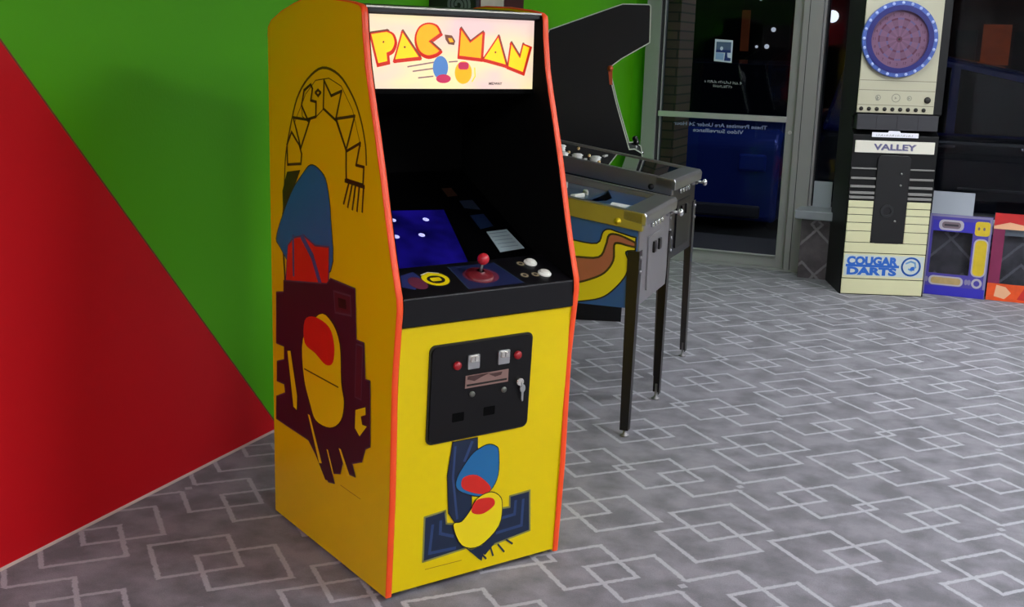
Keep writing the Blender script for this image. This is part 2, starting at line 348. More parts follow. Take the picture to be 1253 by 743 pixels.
# cars
M_tyre = mat('tyre', (18,18,18), .8); M_chrome = mat('chrome', (225,226,228), .12, 1.0, noise=.05, nscale=30)
def make_car(name, label, loc, rz, body_rgb, roof_rgb, prof, win, width, chrome_z):
    e = thing(name, label, 'car', loc, rz)
    bm = mat(name+label[:9]+'_paint', body_rgb, .22, .3, coat=.6); rm = mat(name+label[:9]+'_roof', roof_rgb, .25, .3, coat=.6)
    gm = mat('car_window_tint', (3,3,4), .06, 0, spec=.6)
    f = lambda u, v, w: (u, w, v)
    belt, roof = prof
    MB().prism(belt, f, 0, width, bm).build('body', e, bevel=.06, seg=4)
    MB().prism(roof, f, .12, width-.12, rm).build('roof', e, bevel=.07, seg=4)
    for ws in win: MB().prism(ws, f, .112, width-.112, gm).build('side_window', e, bevel=.01, label='dark tinted window')
    L = max(p[0] for p in belt)
    for x in (L*.2, L*.8):
        for y in (.0, width-.2):
            wmb = MB().cyl((x, y-.01, .34), .34, .22, (0,1,0), M_tyre, 32); wo = wmb.build('wheel', e, bevel=.02)
            MB().cyl((x, (y-.03 if y == 0 else y+.22), .34), .2, .02, (0,1,0), mat('hub', (110,112,118), .3, .8), 20).build('hubcap', wo)
    return e, f
B_PROF = [(0,.25),(0,.85),(.1,1.0),(3.0,1.0),(4.35,.92),(4.6,.7),(4.6,.25)]
B_ROOF = [(.05,.98),(.25,1.70),(.6,1.80),(1.1,1.78),(2.2,1.58),(2.5,1.48),(3.25,.99)]
B_WIN = [[(.3,1.03),(.45,1.6),(.7,1.68),(1.25,1.66),(1.25,1.03)], [(1.33,1.03),(1.33,1.65),(2.15,1.49),(2.4,1.40),(2.95,1.03)]]
e, f = make_car('parked_car', 'black estate car parked side-on beyond the shop window, behind the dart machine', (-1.80, 12.1, -.1), 0, (14,16,26), (20,28,84), (B_PROF, B_ROOF), B_WIN, 1.8, .5)
MB().box(1.42, 3.2, -.02, .0, .50, .525, M_chrome).build('trim_strip', e, bevel=.004, label='chrome side strip')
for x in (1.2, 1.95): MB().box(x, x+.16, -.045, 0, .90, .93, M_chrome).build('door_handle', e, bevel=.008, label='chrome door handle')
MB().box(2.62, 2.85, -.16, .0, 1.02, 1.16, M_chrome).build('wing_mirror', e, bevel=.03, label='bright wing mirror')
A_PROF = [(0,.18),(0,.92),(.12,1.05),(1.2,1.12),(3.9,1.1),(4.3,.9),(4.3,.25)]
A_ROOF = [(1.1,1.08),(1.75,1.62),(3.0,1.66),(3.9,1.08)]
A_WIN = [[(1.3,1.1),(1.8,1.55),(2.3,1.57),(2.3,1.1)], [(2.38,1.1),(2.38,1.57),(3.0,1.57),(3.7,1.1)]]
e, f = make_car('parked_car', 'dark blue car parked nose-in right outside the glass door', (-1.90, 10.9, -.1), PI/2, (36,58,146), (12,14,26), (A_PROF, A_ROOF), A_WIN, 1.75, .5)
MB().prism([(1.13,1.12),(1.73,1.6),(1.72,1.62),(1.1,1.13)], f, .2, 1.55, mat('car_window_tint')).build('windscreen', e)
MB().box(-.03, .02, .15, 1.6, .22, .34, mat('bumper_grey', (60,58,66), .5)).build('bumper', e, bevel=.02)
for y in (.12, 1.38): MB().box(-.02, .04, y, y+.26, .66, .82, mat('headlamp', (30,54,150), .2)).build('headlamp', e, bevel=.02)
MB().box(1.33, 1.6, .45, .85, 1.285, 1.30, mat('dash_paper', (120,104,100), .8)).build('dashboard_card', e)
# ================================================================== YELLOW ARCADE CABINET
ART = {
 's_P': [(0.658, 1.258), (0.661, 1.322), (0.625, 1.365), (0.57, 1.329), (0.553, 1.302), (0.559, 1.27)],
 's_A': [(0.611, 1.412), (0.492, 1.412), (0.558, 1.32)],
 's_C': [(0.483, 1.521), (0.53, 1.501), (0.55, 1.454), (0.508, 1.413), (0.45, 1.425), (0.447, 1.47), (0.484, 1.473), (0.471, 1.509)],
 's_dot': [(0.451, 1.498), (0.433, 1.507), (0.415, 1.5), (0.433, 1.489)],
 's_M': [(0.392, 1.537), (0.345, 1.494), (0.278, 1.511), (0.317, 1.424), (0.398, 1.453)],
 's_A2': [(0.313, 1.428), (0.196, 1.444), (0.25, 1.342)],
 's_N': [(0.25, 1.337), (0.162, 1.369), (0.188, 1.303), (0.14, 1.302), (0.146, 1.25), (0.25, 1.254)],
 's_arch': [(0.699, 1.091), (0.685, 1.201), (0.672, 1.289), (0.634, 1.382), (0.583, 1.473), (0.505, 1.537), (0.403, 1.574), (0.295, 1.557), (0.212, 1.502), (0.162, 1.44), (0.132, 1.367), (0.126, 1.311)],
 's_h1': [(0.234, 1.244), (0.266, 1.181)],
 's_h2': [(0.213, 1.241), (0.24, 1.174)],
 's_h3': [(0.192, 1.24), (0.211, 1.171)],
 's_h4': [(0.168, 1.241), (0.182, 1.17)],
 's_h5': [(0.142, 1.242), (0.15, 1.172)],
 's_blue': [(0.488, 1.273), (0.423, 1.266), (0.374, 1.226), (0.355, 1.116), (0.364, 0.971), (0.568, 0.903), (0.724, 0.976), (0.748, 1.017), (0.636, 1.164), (0.564, 1.246)],
 's_dark': [(0.664, 1.234), (0.564, 1.25), (0.631, 1.164), (0.699, 1.085), (0.702, 1.167)],
 's_red': [(0.645, 0.999), (0.609, 1.025), (0.553, 1.003), (0.492, 1.055), (0.368, 1.032), (0.372, 0.854), (0.687, 0.825)],
 's_purp': [(0.756, 0.814), (0.697, 0.826), (0.696, 0.865), (0.378, 0.913), (0.351, 0.934), (0.193, 0.932), (0.186, 0.776), (0.136, 0.777), (0.13, 0.666), (0.099, 0.669), (0.098, 0.468), (0.127, 0.453), (0.15, 0.404), (0.215, 0.378), (0.193, 0.341), (0.244, 0.336), (0.275, 0.364), (0.293, 0.319), (0.351, 0.301), (0.335, 0.272), (0.375, 0.264), (0.457, 0.323), (0.518, 0.362), (0.772, 0.364), (0.769, 0.442), (0.695, 0.474), (0.702, 0.508), (0.762, 0.504), (0.759, 0.57), (0.7, 0.59), (0.698, 0.642), (0.762, 0.639)],
 's_sq': [(0.329, 0.901), (0.22, 0.907), (0.214, 0.847), (0.32, 0.835)],
 's_sq2': [(0.3, 0.886), (0.25, 0.889), (0.246, 0.861), (0.296, 0.856)],
 's_vert': [(0.182, 0.766), (0.141, 0.769), (0.151, 0.599), (0.191, 0.598)],
 's_gap': [(0.187, 0.557), (0.124, 0.583), (0.123, 0.559), (0.153, 0.546), (0.144, 0.522), (0.115, 0.525), (0.161, 0.48), (0.191, 0.498)],
 's_yel': [(0.426, 0.806), (0.33, 0.796), (0.281, 0.728), (0.296, 0.602), (0.254, 0.565), (0.281, 0.504), (0.384, 0.447), (0.492, 0.444), (0.503, 0.491), (0.618, 0.425), (0.677, 0.63), (0.646, 0.643), (0.583, 0.481), (0.551, 0.569), (0.548, 0.694)],
 's_red2': [(0.534, 0.769), (0.426, 0.797), (0.33, 0.77), (0.326, 0.691), (0.381, 0.654), (0.475, 0.683), (0.539, 0.679)],
 's_str1': [(0.53, 0.381), (0.505, 0.386), (0.363, 0.268), (0.396, 0.261)],
 's_line': [(0.293, 0.277), (0.161, 0.276)],
 'f_tower': [(0.216, 0.477), (0.304, 0.476), (0.306, 0.441), (0.255, 0.385), (0.244, 0.317), (0.294, 0.283), (0.295, 0.259), (0.288, 0.165), (0.252, 0.189), (0.214, 0.245), (0.203, 0.372)],
 'f_blue': [(0.31, 0.444), (0.346, 0.447), (0.386, 0.421), (0.39, 0.334), (0.364, 0.29), (0.32, 0.28), (0.245, 0.315), (0.238, 0.357), (0.285, 0.422)],
 'f_red': [(0.259, 0.353), (0.289, 0.356), (0.322, 0.323), (0.359, 0.299), (0.338, 0.28), (0.259, 0.317)],
 'f_red2': [(0.293, 0.267), (0.37, 0.265), (0.379, 0.226), (0.333, 0.214), (0.295, 0.231)],
 'f_yel': [(0.36, 0.283), (0.395, 0.263), (0.41, 0.23), (0.4, 0.179), (0.418, 0.167), (0.388, 0.133), (0.324, 0.107), (0.276, 0.121), (0.23, 0.216), (0.242, 0.215), (0.28, 0.15), (0.291, 0.224)],
 'f_mzL': [(0.13, 0.247), (0.199, 0.252), (0.205, 0.208), (0.23, 0.201), (0.278, 0.111), (0.131, 0.103)],
 'f_mzR': [(0.447, 0.249), (0.52, 0.252), (0.531, 0.114), (0.368, 0.095), (0.305, 0.096), (0.345, 0.102), (0.408, 0.153), (0.413, 0.213), (0.449, 0.211)],
 'f_iL': [(0.157, 0.215), (0.15, 0.124), (0.243, 0.119)],
 'f_iL2': [(0.186, 0.222), (0.186, 0.182), (0.233, 0.162)],
 'f_iR': [(0.498, 0.227), (0.498, 0.138), (0.402, 0.134)],
 'f_iR2': [(0.468, 0.229), (0.467, 0.184), (0.417, 0.182)],
 'f_bot': [(0.278, 0.115), (0.305, 0.096), (0.395, 0.098), (0.361, 0.066), (0.352, 0.072), (0.349, 0.048), (0.334, 0.06)],
 'f_l1': [(0.377, 0.095), (0.391, 0.057)],
 'f_l2': [(0.337, 0.084), (0.364, 0.053)],
 'f_l3': [(0.409, 0.091), (0.434, 0.06)],
 'f_l4': [(0.441, 0.1), (0.465, 0.081)],
 'f_print': [(0.138, 0.072), (0.27, 0.07)],
 'm_P': [(0.049, 1.678), (0.102, 1.686), (0.121, 1.677), (0.129, 1.655), (0.12, 1.633), (0.103, 1.624), (0.106, 1.6), (0.073, 1.593)],
 'm_Pd': [(0.087, 1.655), (0.091, 1.659), (0.094, 1.656), (0.091, 1.652)],
 'm_A': [(0.154, 1.687), (0.213, 1.614), (0.128, 1.605)],
 'm_Ad': [(0.158, 1.642), (0.162, 1.646), (0.166, 1.642), (0.162, 1.639)],
 'm_C': [(0.284, 1.685), (0.246, 1.661), (0.284, 1.634), (0.268, 1.624), (0.24, 1.619), (0.214, 1.631), (0.201, 1.657), (0.202, 1.682), (0.216, 1.703), (0.242, 1.712), (0.269, 1.706)],
 'm_h': [(0.298, 1.679), (0.326, 1.678), (0.339, 1.663), (0.333, 1.651), (0.314, 1.654)],
 'm_M': [(0.357, 1.701), (0.391, 1.662), (0.437, 1.692), (0.433, 1.613), (0.351, 1.62)],
 'm_A2': [(0.495, 1.682), (0.528, 1.595), (0.441, 1.613)],
 'm_A2d': [(0.481, 1.634), (0.485, 1.637), (0.489, 1.634), (0.485, 1.63)],
 'm_N': [(0.544, 1.663), (0.579, 1.62), (0.59, 1.66), (0.617, 1.652), (0.593, 1.573), (0.534, 1.591)],
 'm_blue': [(0.286, 1.617), (0.308, 1.611), (0.314, 1.577), (0.309, 1.556), (0.272, 1.55), (0.26, 1.576), (0.265, 1.605)],
 'm_crim': [(0.272, 1.561), (0.285, 1.54), (0.303, 1.538), (0.325, 1.556), (0.303, 1.564)],
 'm_yel': [(0.346, 1.606), (0.378, 1.604), (0.401, 1.586), (0.405, 1.557), (0.38, 1.531), (0.341, 1.54), (0.331, 1.577)],
 'm_rd': [(0.35, 1.593), (0.384, 1.604), (0.392, 1.589), (0.359, 1.578)],
 'm_s1': [(0.174, 1.586), (0.262, 1.6)],
 'm_s2': [(0.192, 1.573), (0.262, 1.582)],
 'm_s3': [(0.211, 1.554), (0.261, 1.559)],
 'm_s4': [(0.318, 1.602), (0.346, 1.604)],
 'm_mid': [(0.449, 1.532), (0.514, 1.542)],
 'm_frame': [(0.047, 1.739), (0.629, 1.737), (0.631, 1.522), (0.052, 1.524)],
 'c_redblue': [(0.085, 0.074), (0.135, 0.089), (0.145, 0.039), (0.087, -0.007), (0.055, 0.013)],
 'c_ring': [(0.183, 0.037)],
 'c_ringR': [(0.221, 0.03)],
 'c_ringT': [(0.204, 0.072)],
 'c_label': [(0.296, 0.116), (0.437, 0.123), (0.466, -0.015), (0.264, -0.026)],
 'c_joy': [(0.335, 0.039)],
 'c_b1': [(0.556, 0.072)],
 'c_b2': [(0.561, 0.003)],
 'c_d1': [(0.519, 0.073)],
 'c_d2': [(0.487, 0.006)],
 'c_d3': [(0.527, 0.004)],
 'c_rear': [(0.123, 0.106), (0.364, 0.105), (0.617, 0.115)],
 'b_card': [(0.518, 0.267), (0.602, 0.271), (0.607, 0.174), (0.505, 0.166)],
 'b_screen': [(0.223, 0.388), (0.426, 0.399), (0.349, 0.119), (0.113, 0.142)],
 'b_dots': [(0.219, 0.356), (0.336, 0.348), (0.187, 0.278), (0.278, 0.276)],
 'b_art1': [(0.488, 0.5), (0.528, 0.501), (0.526, 0.456), (0.486, 0.455)],
 'b_art2': [(0.516, 0.43), (0.569, 0.43), (0.568, 0.377), (0.511, 0.391)],
 'b_art3': [(0.509, 0.353), (0.566, 0.356), (0.563, 0.292), (0.504, 0.281)],
 'p_yel': [(0.376, 0.858), (0.301, 0.85), (0.185, 0.843), (0.16, 0.895), (0.133, 0.908), (0.1, 0.9), (0.038, 0.885), (-0.005, 0.882), (-0.008, 0.826), (0.056, 0.817), (0.043, 0.776), (0.051, 0.719), (0.099, 0.653), (0.159, 0.607), (0.263, 0.581), (0.364, 0.562)],
 'p_cop': [(0.373, 0.772), (0.286, 0.777), (0.175, 0.784), (0.145, 0.837), (0.132, 0.883), (0.093, 0.887), (0.037, 0.868), (-0.006, 0.858), (-0.007, 0.84), (0.051, 0.845), (0.091, 0.852), (0.108, 0.84), (0.109, 0.776), (0.146, 0.719), (0.211, 0.684), (0.277, 0.663), (0.368, 0.646)],
 'p_btn': [(0.096, 0.946)],
}

M_yel = mat('yellow_laminate', (232,203,0), .36, spec=.3, noise=.03, nscale=4)
M_yelside = M_yel
M_orange = mat('orange_edge', (255,82,28), .4)
M_ink = mat('black_ink', (22,18,10), .5)
M_olive = mat('olive_ink', (84,68,8), .5)
M_blue = mat('print_blue', (26,104,158), .45, noise=.08, nscale=12)
M_redp = mat('print_red', (214,36,22), .45, noise=.12, nscale=14)
M_navy = mat('print_navy', (20,36,62), .45, noise=.2, nscale=16)
M_navy2 = mat('print_slate', (44,66,110), .45)
M_purp = mat('print_aubergine', (58,18,34), .5, noise=.15, nscale=20)
M_purp2 = mat('print_violet_grey', (84,60,74), .5)
M_yprint = mat('print_yellow', (240,214,4), .4)
M_grey_edge = mat('print_grey_edge', (140,138,70), .5)
pac = thing('arcade_cabinet', 'tall yellow upright arcade cabinet with orange edging and lit PAC-MAN sign', 'arcade machine', (-1.57176, 2.85145, 0), 1.01738)
CW = .655; T = .019
PROF = [(0,.012),(-.021,.33),(-.031,.70),(-.05,.865),(-.056,.915),(-.053,.95),(-.041,.986),(-.015,1.068),(.012,1.165),(.043,1.285),(.078,1.405),(.113,1.515),(.134,1.59),(.149,1.68),(.1535,1.732),(.158,1.748),(.172,1.756),(.22,1.764),(.34,1.774),(.48,1.779),(.54,1.775),(.60,1.764),(.69,1.742),(.77,1.713),(.797,1.69),(.80,1.66),(.80,.012)]
YZ = lambda u, v, w: (w, u, v)
def off(prof, k):      # small inward offset of a closed outline
    out = []; n = len(prof)
    for i in range(n):
        a = Vector(prof[i-1]); b = Vector(prof[i]); c = Vector(prof[(i+1) % n])
        n1 = Vector((-(b-a).y, (b-a).x)).normalized(); n2 = Vector((-(c-b).y, (c-b).x)).normalized(); nn = n1+n2
        nn = nn.normalized()*k/max(.4, nn.normalized().dot(n1)); out.append((b.x+nn.x, b.y+nn.y))
    return out
def side_panel(x0, name):
    sgn = 1
    s = MB().prism(off(PROF, .0) if False else PROF, YZ, x0, x0+T, M_yel).build(name, pac)
    return s
sl = side_panel(0, 'side_panel'); side_panel(CW-T, 'side_panel')
# orange moulding follows the front and top edge, slightly domed
def moulding(x0):
    t = MB(); P = PROF[:-1]; segs = [(0, 0), (.0022, .18), (.003, .5), (.0022, .82), (0, 1)]
    rows = []
    n = len(PROF)
    for i in range(n-1):
        a = Vector(PROF[i-1] if i else (PROF[0][0]+.0001, 0)); b = Vector(PROF[i]); c = Vector(PROF[i+1])
        d = (c-a).normalized(); nn = Vector((-d.y, d.x)) if True else 0
        # outward: the outline runs up the front, over the top, down the back
        rows.append([(x0-.0008+(T+.0016)*fx, b.x+nn.x*h_, b.y+nn.y*h_) for h_, fx in [(-.002, 0)]+segs+[(-.002, 1)]])
    w = len(rows[0]); vs = [v for r in rows for v in r]
    fs = [(i*w+j, i*w+j+1, (i+1)*w+j+1, (i+1)*w+j) for i in range(len(rows)-1) for j in range(w-1)]
    t.add(vs, fs, M_orange, True); return t.build('edge_moulding', pac, label='orange plastic edge moulding')
moulding(0); moulding(CW-T)
tl = -.052/.952
FR = lambda dy: (lambda u, v, w: (u, v*tl + dy + w, v))
f = MB(); f.prism([(T, .02), (CW-T, .02), (CW-T, .858), (T, .858)], FR(.004), 0, .016, M_yel)
f.build('front_panel', pac)
b = MB(); b.box(T, CW-T, .05, .78, .012, .03, M_black); b.box(T, CW-T, .78, .796, .03, 1.69, M_black); b.build('back_panel', pac)
b = MB(); b.prism([(.175,1.748),(.34,1.766),(.48,1.771),(.60,1.756),(.79,1.70),(.79,1.685),(.60,1.741),(.48,1.756),(.34,1.751),(.175,1.733)], YZ, T, CW-T, M_black); b.build('top_panel', pac)
M_void = mat('black_interior', (3,3,3), .9, spec=.1)
LINER = [(u+.0008, v) for u, v in PROF if .864 < v < 1.75 and u < .2] + [(.62,1.748),(.62,.86)]
b = MB(); b.prism(LINER, YZ, T+.0002, T+.004, M_void); b.prism(LINER, YZ, CW-T-.004, CW-T-.0002, M_void)
b.prism([(.205,1.512),(.62,1.42),(.62,1.44),(.205,1.53)], YZ, T, CW-T, M_void); b.prism([(.60,1.18),(.62,1.18),(.62,1.44),(.60,1.44)], YZ, T, CW-T, M_void)
b.build('screen_recess', pac, label='black recess around the screen')
# bezel glass and screen
M_bez = mat('bezel_gloss', (4,4,5), .12, spec=.35)
BZ = lambda dz: (lambda u, v, w: (u, v, 1.0+.5*(v-.15)+dz+w))
b = MB(); b.prism([(T+.0042, .115), (CW-T-.0042, .115), (CW-T-.004, .605), (T+.004, .605)], BZ(-.006), 0, .005, M_bez); bz = b.build('bezel', pac, label='glossy black screen surround')
M_scr = mat('screen_blue', (6,6,20), .1); bs_ = M_scr.node_tree.nodes['Principled BSDF']
nz_ = M_scr.node_tree.nodes.new('ShaderNodeTexNoise'); nz_.inputs['Scale'].default_value = 8; tc_ = M_scr.node_tree.nodes.new('ShaderNodeTexCoord'); M_scr.node_tree.links.new(tc_.outputs['Object'], nz_.inputs['Vector'])
rp_ = M_scr.node_tree.nodes.new('ShaderNodeValToRGB'); rp_.color_ramp.elements[0].position = .3; rp_.color_ramp.elements[1].position = .75; rp_.color_ramp.elements[0].color = (.0008,.0006,.03,1); rp_.color_ramp.elements[1].color = (.012,.006,.30,1)
M_scr.node_tree.links.new(nz_.outputs['Fac'], rp_.inputs[0]); M_scr.node_tree.links.new(rp_.outputs[0], bs_.inputs['Emission Color']); bs_.inputs['Emission Strength'].default_value = .6
b = MB(); b.flat([(.1,.13),(.36,.125),(.43,.39),(.12,.41)], BZ(0), .0006, M_scr)
for q in ((.219,.356),(.336,.348),(.187,.278),(.278,.276)): b.flat(ell(q[0], q[1], .011, .009, 12), BZ(0), .0012, mat('screen_dot', (190,190,255), .3, emit=.75))
b.build('screen', pac, label='dim blue screen with four pale dots')
b = MB(); M_card = mat('instruction_card', (168,186,190), .4)
b.flat([(.518,.267),(.602,.271),(.607,.174),(.505,.166)], BZ(0), .001, M_card)
for i in range(5): b.stroke([(.522+.004*i*0, .188+.017*i), (.592, .190+.017*i)], .003, BZ(0), .0016, mat('card_grey', (120,136,142), .5))
b.build('instruction_card', pac, label='pale grey instruction card')
b = MB()
for n_, c_ in (('b_art1', (58,36,24)), ('b_art2', (34,42,58)), ('b_art3', (22,36,66))): b.flat(ART[n_], BZ(0), .0008, mat('bezel_'+n_, c_, .3))
b.build('bezel_artwork', pac)
# marquee
MQ = XZ(.195)
M_cream = bpy.data.materials.new('marquee_cream'); M_cream.use_nodes = True
nt = M_cream.node_tree; bs = nt.nodes['Principled BSDF']; tc = nt.nodes.new('ShaderNodeTexCoord'); nz = nt.nodes.new('ShaderNodeTexNoise'); nz.inputs['Scale'].default_value = 3.2; nz.inputs['Detail'].default_value = 2
mp = nt.nodes.new('ShaderNodeMapping'); mp.inputs['Scale'].default_value = (1, 1, 2.2); nt.links.new(tc.outputs['Object'], mp.inputs[0]); nt.links.new(mp.outputs[0], nz.inputs['Vector'])
cr = nt.nodes.new('ShaderNodeValToRGB'); cr.color_ramp.elements[0].position = .40; cr.color_ramp.elements[1].position = .62
cr.color_ramp.elements[0].color = (*lin((244,208,206)), 1); cr.color_ramp.elements[1].color = (*lin((255,240,178)), 1); nt.links.new(nz.outputs['Fac'], cr.inputs[0])
bs.inputs['Base Color'].default_value = (.12,.11,.10,1); nt.links.new(cr.outputs[0], bs.inputs['Emission Color']); bs.inputs['Emission Strength'].default_value = 1.0; bs.inputs['Roughness'].default_value = .3
E1_ = .85
MLy = mat('marq_yellow', (255,206,20), .4, emit=.62); MLo = mat('marq_orange', (255,172,8), .4, emit=.62); MLr = mat('marq_red', (206,44,22), .4, emit=.5); MLb = mat('marq_brown', (120,70,48), .4, emit=.4)
MLk = mat('marq_ink', (60,34,30), .4, emit=.2); MLblue = mat('marq_blue', (84,130,190), .4, emit=.5); MLcr = mat('marq_crimson', (196,40,84), .4, emit=.5); MLsp = mat('marq_speed', (150,110,110), .4, emit=.4)
b = MB(); b.prism([(T, 1.522), (CW-T, 1.522), (CW-T, 1.737), (T, 1.737)], MQ, 0, .006, M_cream); mq = b.build('marquee', pac, label='backlit cream sign panel')
lt = MB()
MQL = lambda k: (lambda u, v, w: (u, .195-k, v))
Lt = [('m_P', MLy), ('m_A', MLy), ('m_C', MLo), ('m_M', MLo), ('m_A2', MLy), ('m_N', MLy)]
ART['m_C'] = ART['m_C'][:2] + sm(ART['m_C'][2:] + ART['m_C'][:1], False)[:-1]
ART['m_C'] = [ART['m_C'][0], ART['m_C'][1]] + ART['m_C'][2:]
ART['m_P'] = ART['m_P'][:1] + sm(ART['m_P'][1:6], False) + ART['m_P'][6:]
for n_, c_ in Lt:
    P = ART[n_]; sh_ = [(x+.002, z-.003) for x, z in P]
    lt.stroke(sh_, .012, MQL(.0006), 0, MLr, True); lt.flat(sh_, MQL(.0008), 0, MLr)
    lt.stroke([(x+.0015, z+.0025) for x, z in P][:3], .007, MQL(.0010), 0, MLb)
    lt.flat(P, MQL(.0014), 0, c_); lt.stroke(P, .0035, MQL(.0018), 0, MLr, True)
for n_ in ('m_Pd', 'm_Ad', 'm_A2d'): lt.flat(ART[n_], MQL(.002), 0, MLk)
HY = [(.300,.1*0+1.682),(.326,1.680),(.338,1.664),(.334,1.652),(.314,1.654),(.303,1.668)]; lt.flat(HY, MQL(.0008), 0, MLb); lt.flat([(.312,1.672),(.325,1.672),(.332,1.661),(.318,1.660)], MQL(.0014), 0, MLo)
lt.text('MIDWAY', .008, MQL(.001), 0, MLk, .489, 1.5385, bold=.03, width=.05)
lt.build('marquee_lettering', pac, label='yellow and red block lettering reading PAC-MAN')
em = MB()
for n_ in ('m_s1', 'm_s2', 'm_s3', 'm_s4'): em.stroke(ART[n_], .004, MQL(.0006), 0, MLsp)
em.flat(ell(.287, 1.585, .027, .034), MQL(.001), 0, MLblue); em.flat(ell(.298, 1.552, .026, .013), MQL(.0013), 0, MLcr)
em.flat(ell(.369, 1.571, .031, .034), MQL(.001), 0, MLo); em.flat(rrect(.350, .388, 1.580, 1.602, .009), MQL(.0014), 0, MLcr)
em.stroke([(.402,1.545),(.412,1.56),(.410,1.585)], .004, MQL(.001), 0, MLy)
em.build('marquee_emblem', pac, label='small blue, crimson and yellow printed patches')
b = MB(); b.box(T, CW-T, .165, .20, 1.737, 1.752, M_black); b.build('marquee_retainer', pac, bevel=.002)
b = MB(); b.box(T, CW-T, .163, .172, 1.751, 1.756, mat('bright_metal', (230,226,214), .2, .9)); b.build('top_trim', pac, label='bright metal trim along the top front edge')
MB().box(T, CW-T, .185, .20, 1.508, 1.522, M_void).build('marquee_retainer', pac)
# control panel
CPZ = lambda k: (lambda u, v, w: (u, v, .945+.33*(v+.05)+k))
M_cp = mat('control_panel', (14,13,16), .35, spec=.3, noise=.1, nscale=30)
b = MB(); b.prism([(-.054,.862),(-.052,.945),(.118,1.0),(.118,.97),(-.03,.862)], YZ, T, CW-T, M_cp); b.build('control_panel', pac, bevel=.003)
b = MB(); b.stroke([(T+.002, -.049), (CW-T-.002, -.049)], .003, CPZ(.0006), 0, mat('worn_edge', (96,96,100), .35))
b.flat(ART['c_redblue'], CPZ(.0006), 0, mat('cp_slate', (44,52,110), .4)); b.flat(ell(.115,.025,.028,.035), CPZ(.001), 0, mat('cp_maroon', (104,40,62), .4))
# plain yellow ring badge
b.flat(ell(.183,.037,.048,.042), CPZ(.0006), 0, M_ink); b.flat(ell(.183,.037,.044,.038), CPZ(.001), 0, M_yprint); b.flat(ell(.183,.034,.029,.022), CPZ(.0014), 0, M_ink); b.flat(rrect(.165,.2,.024,.044,.006), CPZ(.0018), 0, M_yprint); b.stroke([(.15,.065),(.18,.076),(.21,.065)], .004, CPZ(.0018), 0, mat('cp_white', (220,220,200), .4))
b.flat([(.262,.095),(.43,.095),(.455,-.035),(.255,-.035)], CPZ(.0006), 0, mat('cp_blue', (26,34,72), .4)); b.stroke([(.262,.095),(.255,-.035)], .003, CPZ(.001), 0, mat('cp_teal', (50,66,84), .4)); b.stroke([(.43,.095),(.455,-.035)], .003, CPZ(.001), 0, mat('cp_teal'))
b.flat(ell(.34,.03,.06,.045), CPZ(.001), 0, mat('cp_maroon'))
for x, y in ((.519,.073),(.487,.006),(.527,.004)): b.flat(ell(x, y, .013, .012, 16), CPZ(.0008), 0, mat('cp_beige', (150,138,110), .4)); b.flat(ell(x, y, .007, .006, 12), CPZ(.0012), 0, M_ink)
b.build('panel_overlay', pac, label='printed overlay with yellow ring badge and blue stick area')
j = MB(); M_jr = mat('joystick_red', (190,30,44), .25, coat=.4); n_ = Vector((0,-.313,.95))
base = Vector((.335,.03,.945+.33*.08))
j.lathe(base, [(.045,0),(.044,.006),(.036,.010),(.016,.013),(.012,.018)], n_, mat('joystick_base', (110,22,32), .4)); j.cyl(base, .005, .05, n_, mat('steel', (150,150,152), .3, .9), 12)
j.ball(base+n_*.058, .0185, M_jr); j.build('joystick', pac, label='red ball-top joystick')
for x, y in ((.556,.072),(.561,.003)):
    c_ = Vector((x, y, .945+.33*(y+.05)))
    k = MB(); k.lathe(c_, [(.0215,0),(.0215,.004),(.018,.006),(.0165,.0055),(.0165,.009),(.012,.011),(.0001,.0115)], n_, mat('button_white', (235,235,222), .3)); k.build('button', pac, label='white player start button')
# coin door
CD = FR(-.001)
M_cd = mat('coin_door_black', (12,10,11), .42, spec=.3, noise=.12, nscale=40)
b = MB(); b.prism(rrect(.118,.49,.484,.795,.02), FR(-.001), 0, .006, mat('coin_door_edge', (40,36,20), .5)); b.prism(rrect(.124,.484,.490,.789,.018), FR(-.006), 0, .006, M_cd)
cdoor = b.build('coin_door', pac, label='black metal coin door')
M_sil = mat('brushed_silver', (188,188,186), .3, .85)
for x in (.268,.378):
    k = MB(); k.prism(rrect(x-.021,x+.021,.708,.752,.003), FR(-.012), 0, .008, M_sil); k.prism([(x-.015,.731),(x+.015,.731),(x+.012,.748),(x-.012,.748)], FR(-.018), 0, .008, mat('bright_metal')); k.prism([(x-.001,.733),(x+.001,.733),(x+.001,.747),(x-.001,.747)], FR(-.0186), 0, .001, M_ink)
    k.build('coin_slot', cdoor, bevel=.0015, label='silver coin entry')
for x, z in ((.211,.725),(.431,.729)): MB().lathe((x, z*tl-.006, z), [(.013,0),(.013,.006),(.010,.010),(.0001,.012)], (0,-1,0), mat('reject_red', (150,26,34), .3, emit=.15)).build('reject_button', cdoor, label='red reject button')
k = MB(); k.prism([(.243,.648),(.400,.648),(.400,.688),(.243,.688)], FR(-.008), 0, .003, mat('plate_tan', (150,118,108), .35, .3))
k.flat([(.248,.654),(.395,.654),(.395,.660),(.248,.660)], FR(-.0086), 0, M_ink); k.flat([(.25,.684),(.25,.675),(.30,.684),(.36,.690-.004)], FR(-.0086), 0, M_ink); k.flat([(.252,.686),(.33,.686),(.30,.678),(.275,.668),(.252,.676)], FR(-.009), 0, mat('plate_dark', (70,44,40), .5)); k.flat([(.325,.683),(.376,.684),(.372,.674),(.35,.671)], FR(-.009), 0, mat('plate_dark'))
k.build('coin_plate', cdoor, label='tan and silver coin return plate')
for x, z in ((.27,.626),(.387,.623)): MB().lathe((x, z*tl-.006, z), [(.0095,0),(.0095,.003),(.006,.006),(.0001,.006)], (0,-1,0), mat('screw_grey', (112,114,104), .4, .6)).build('screw', cdoor)
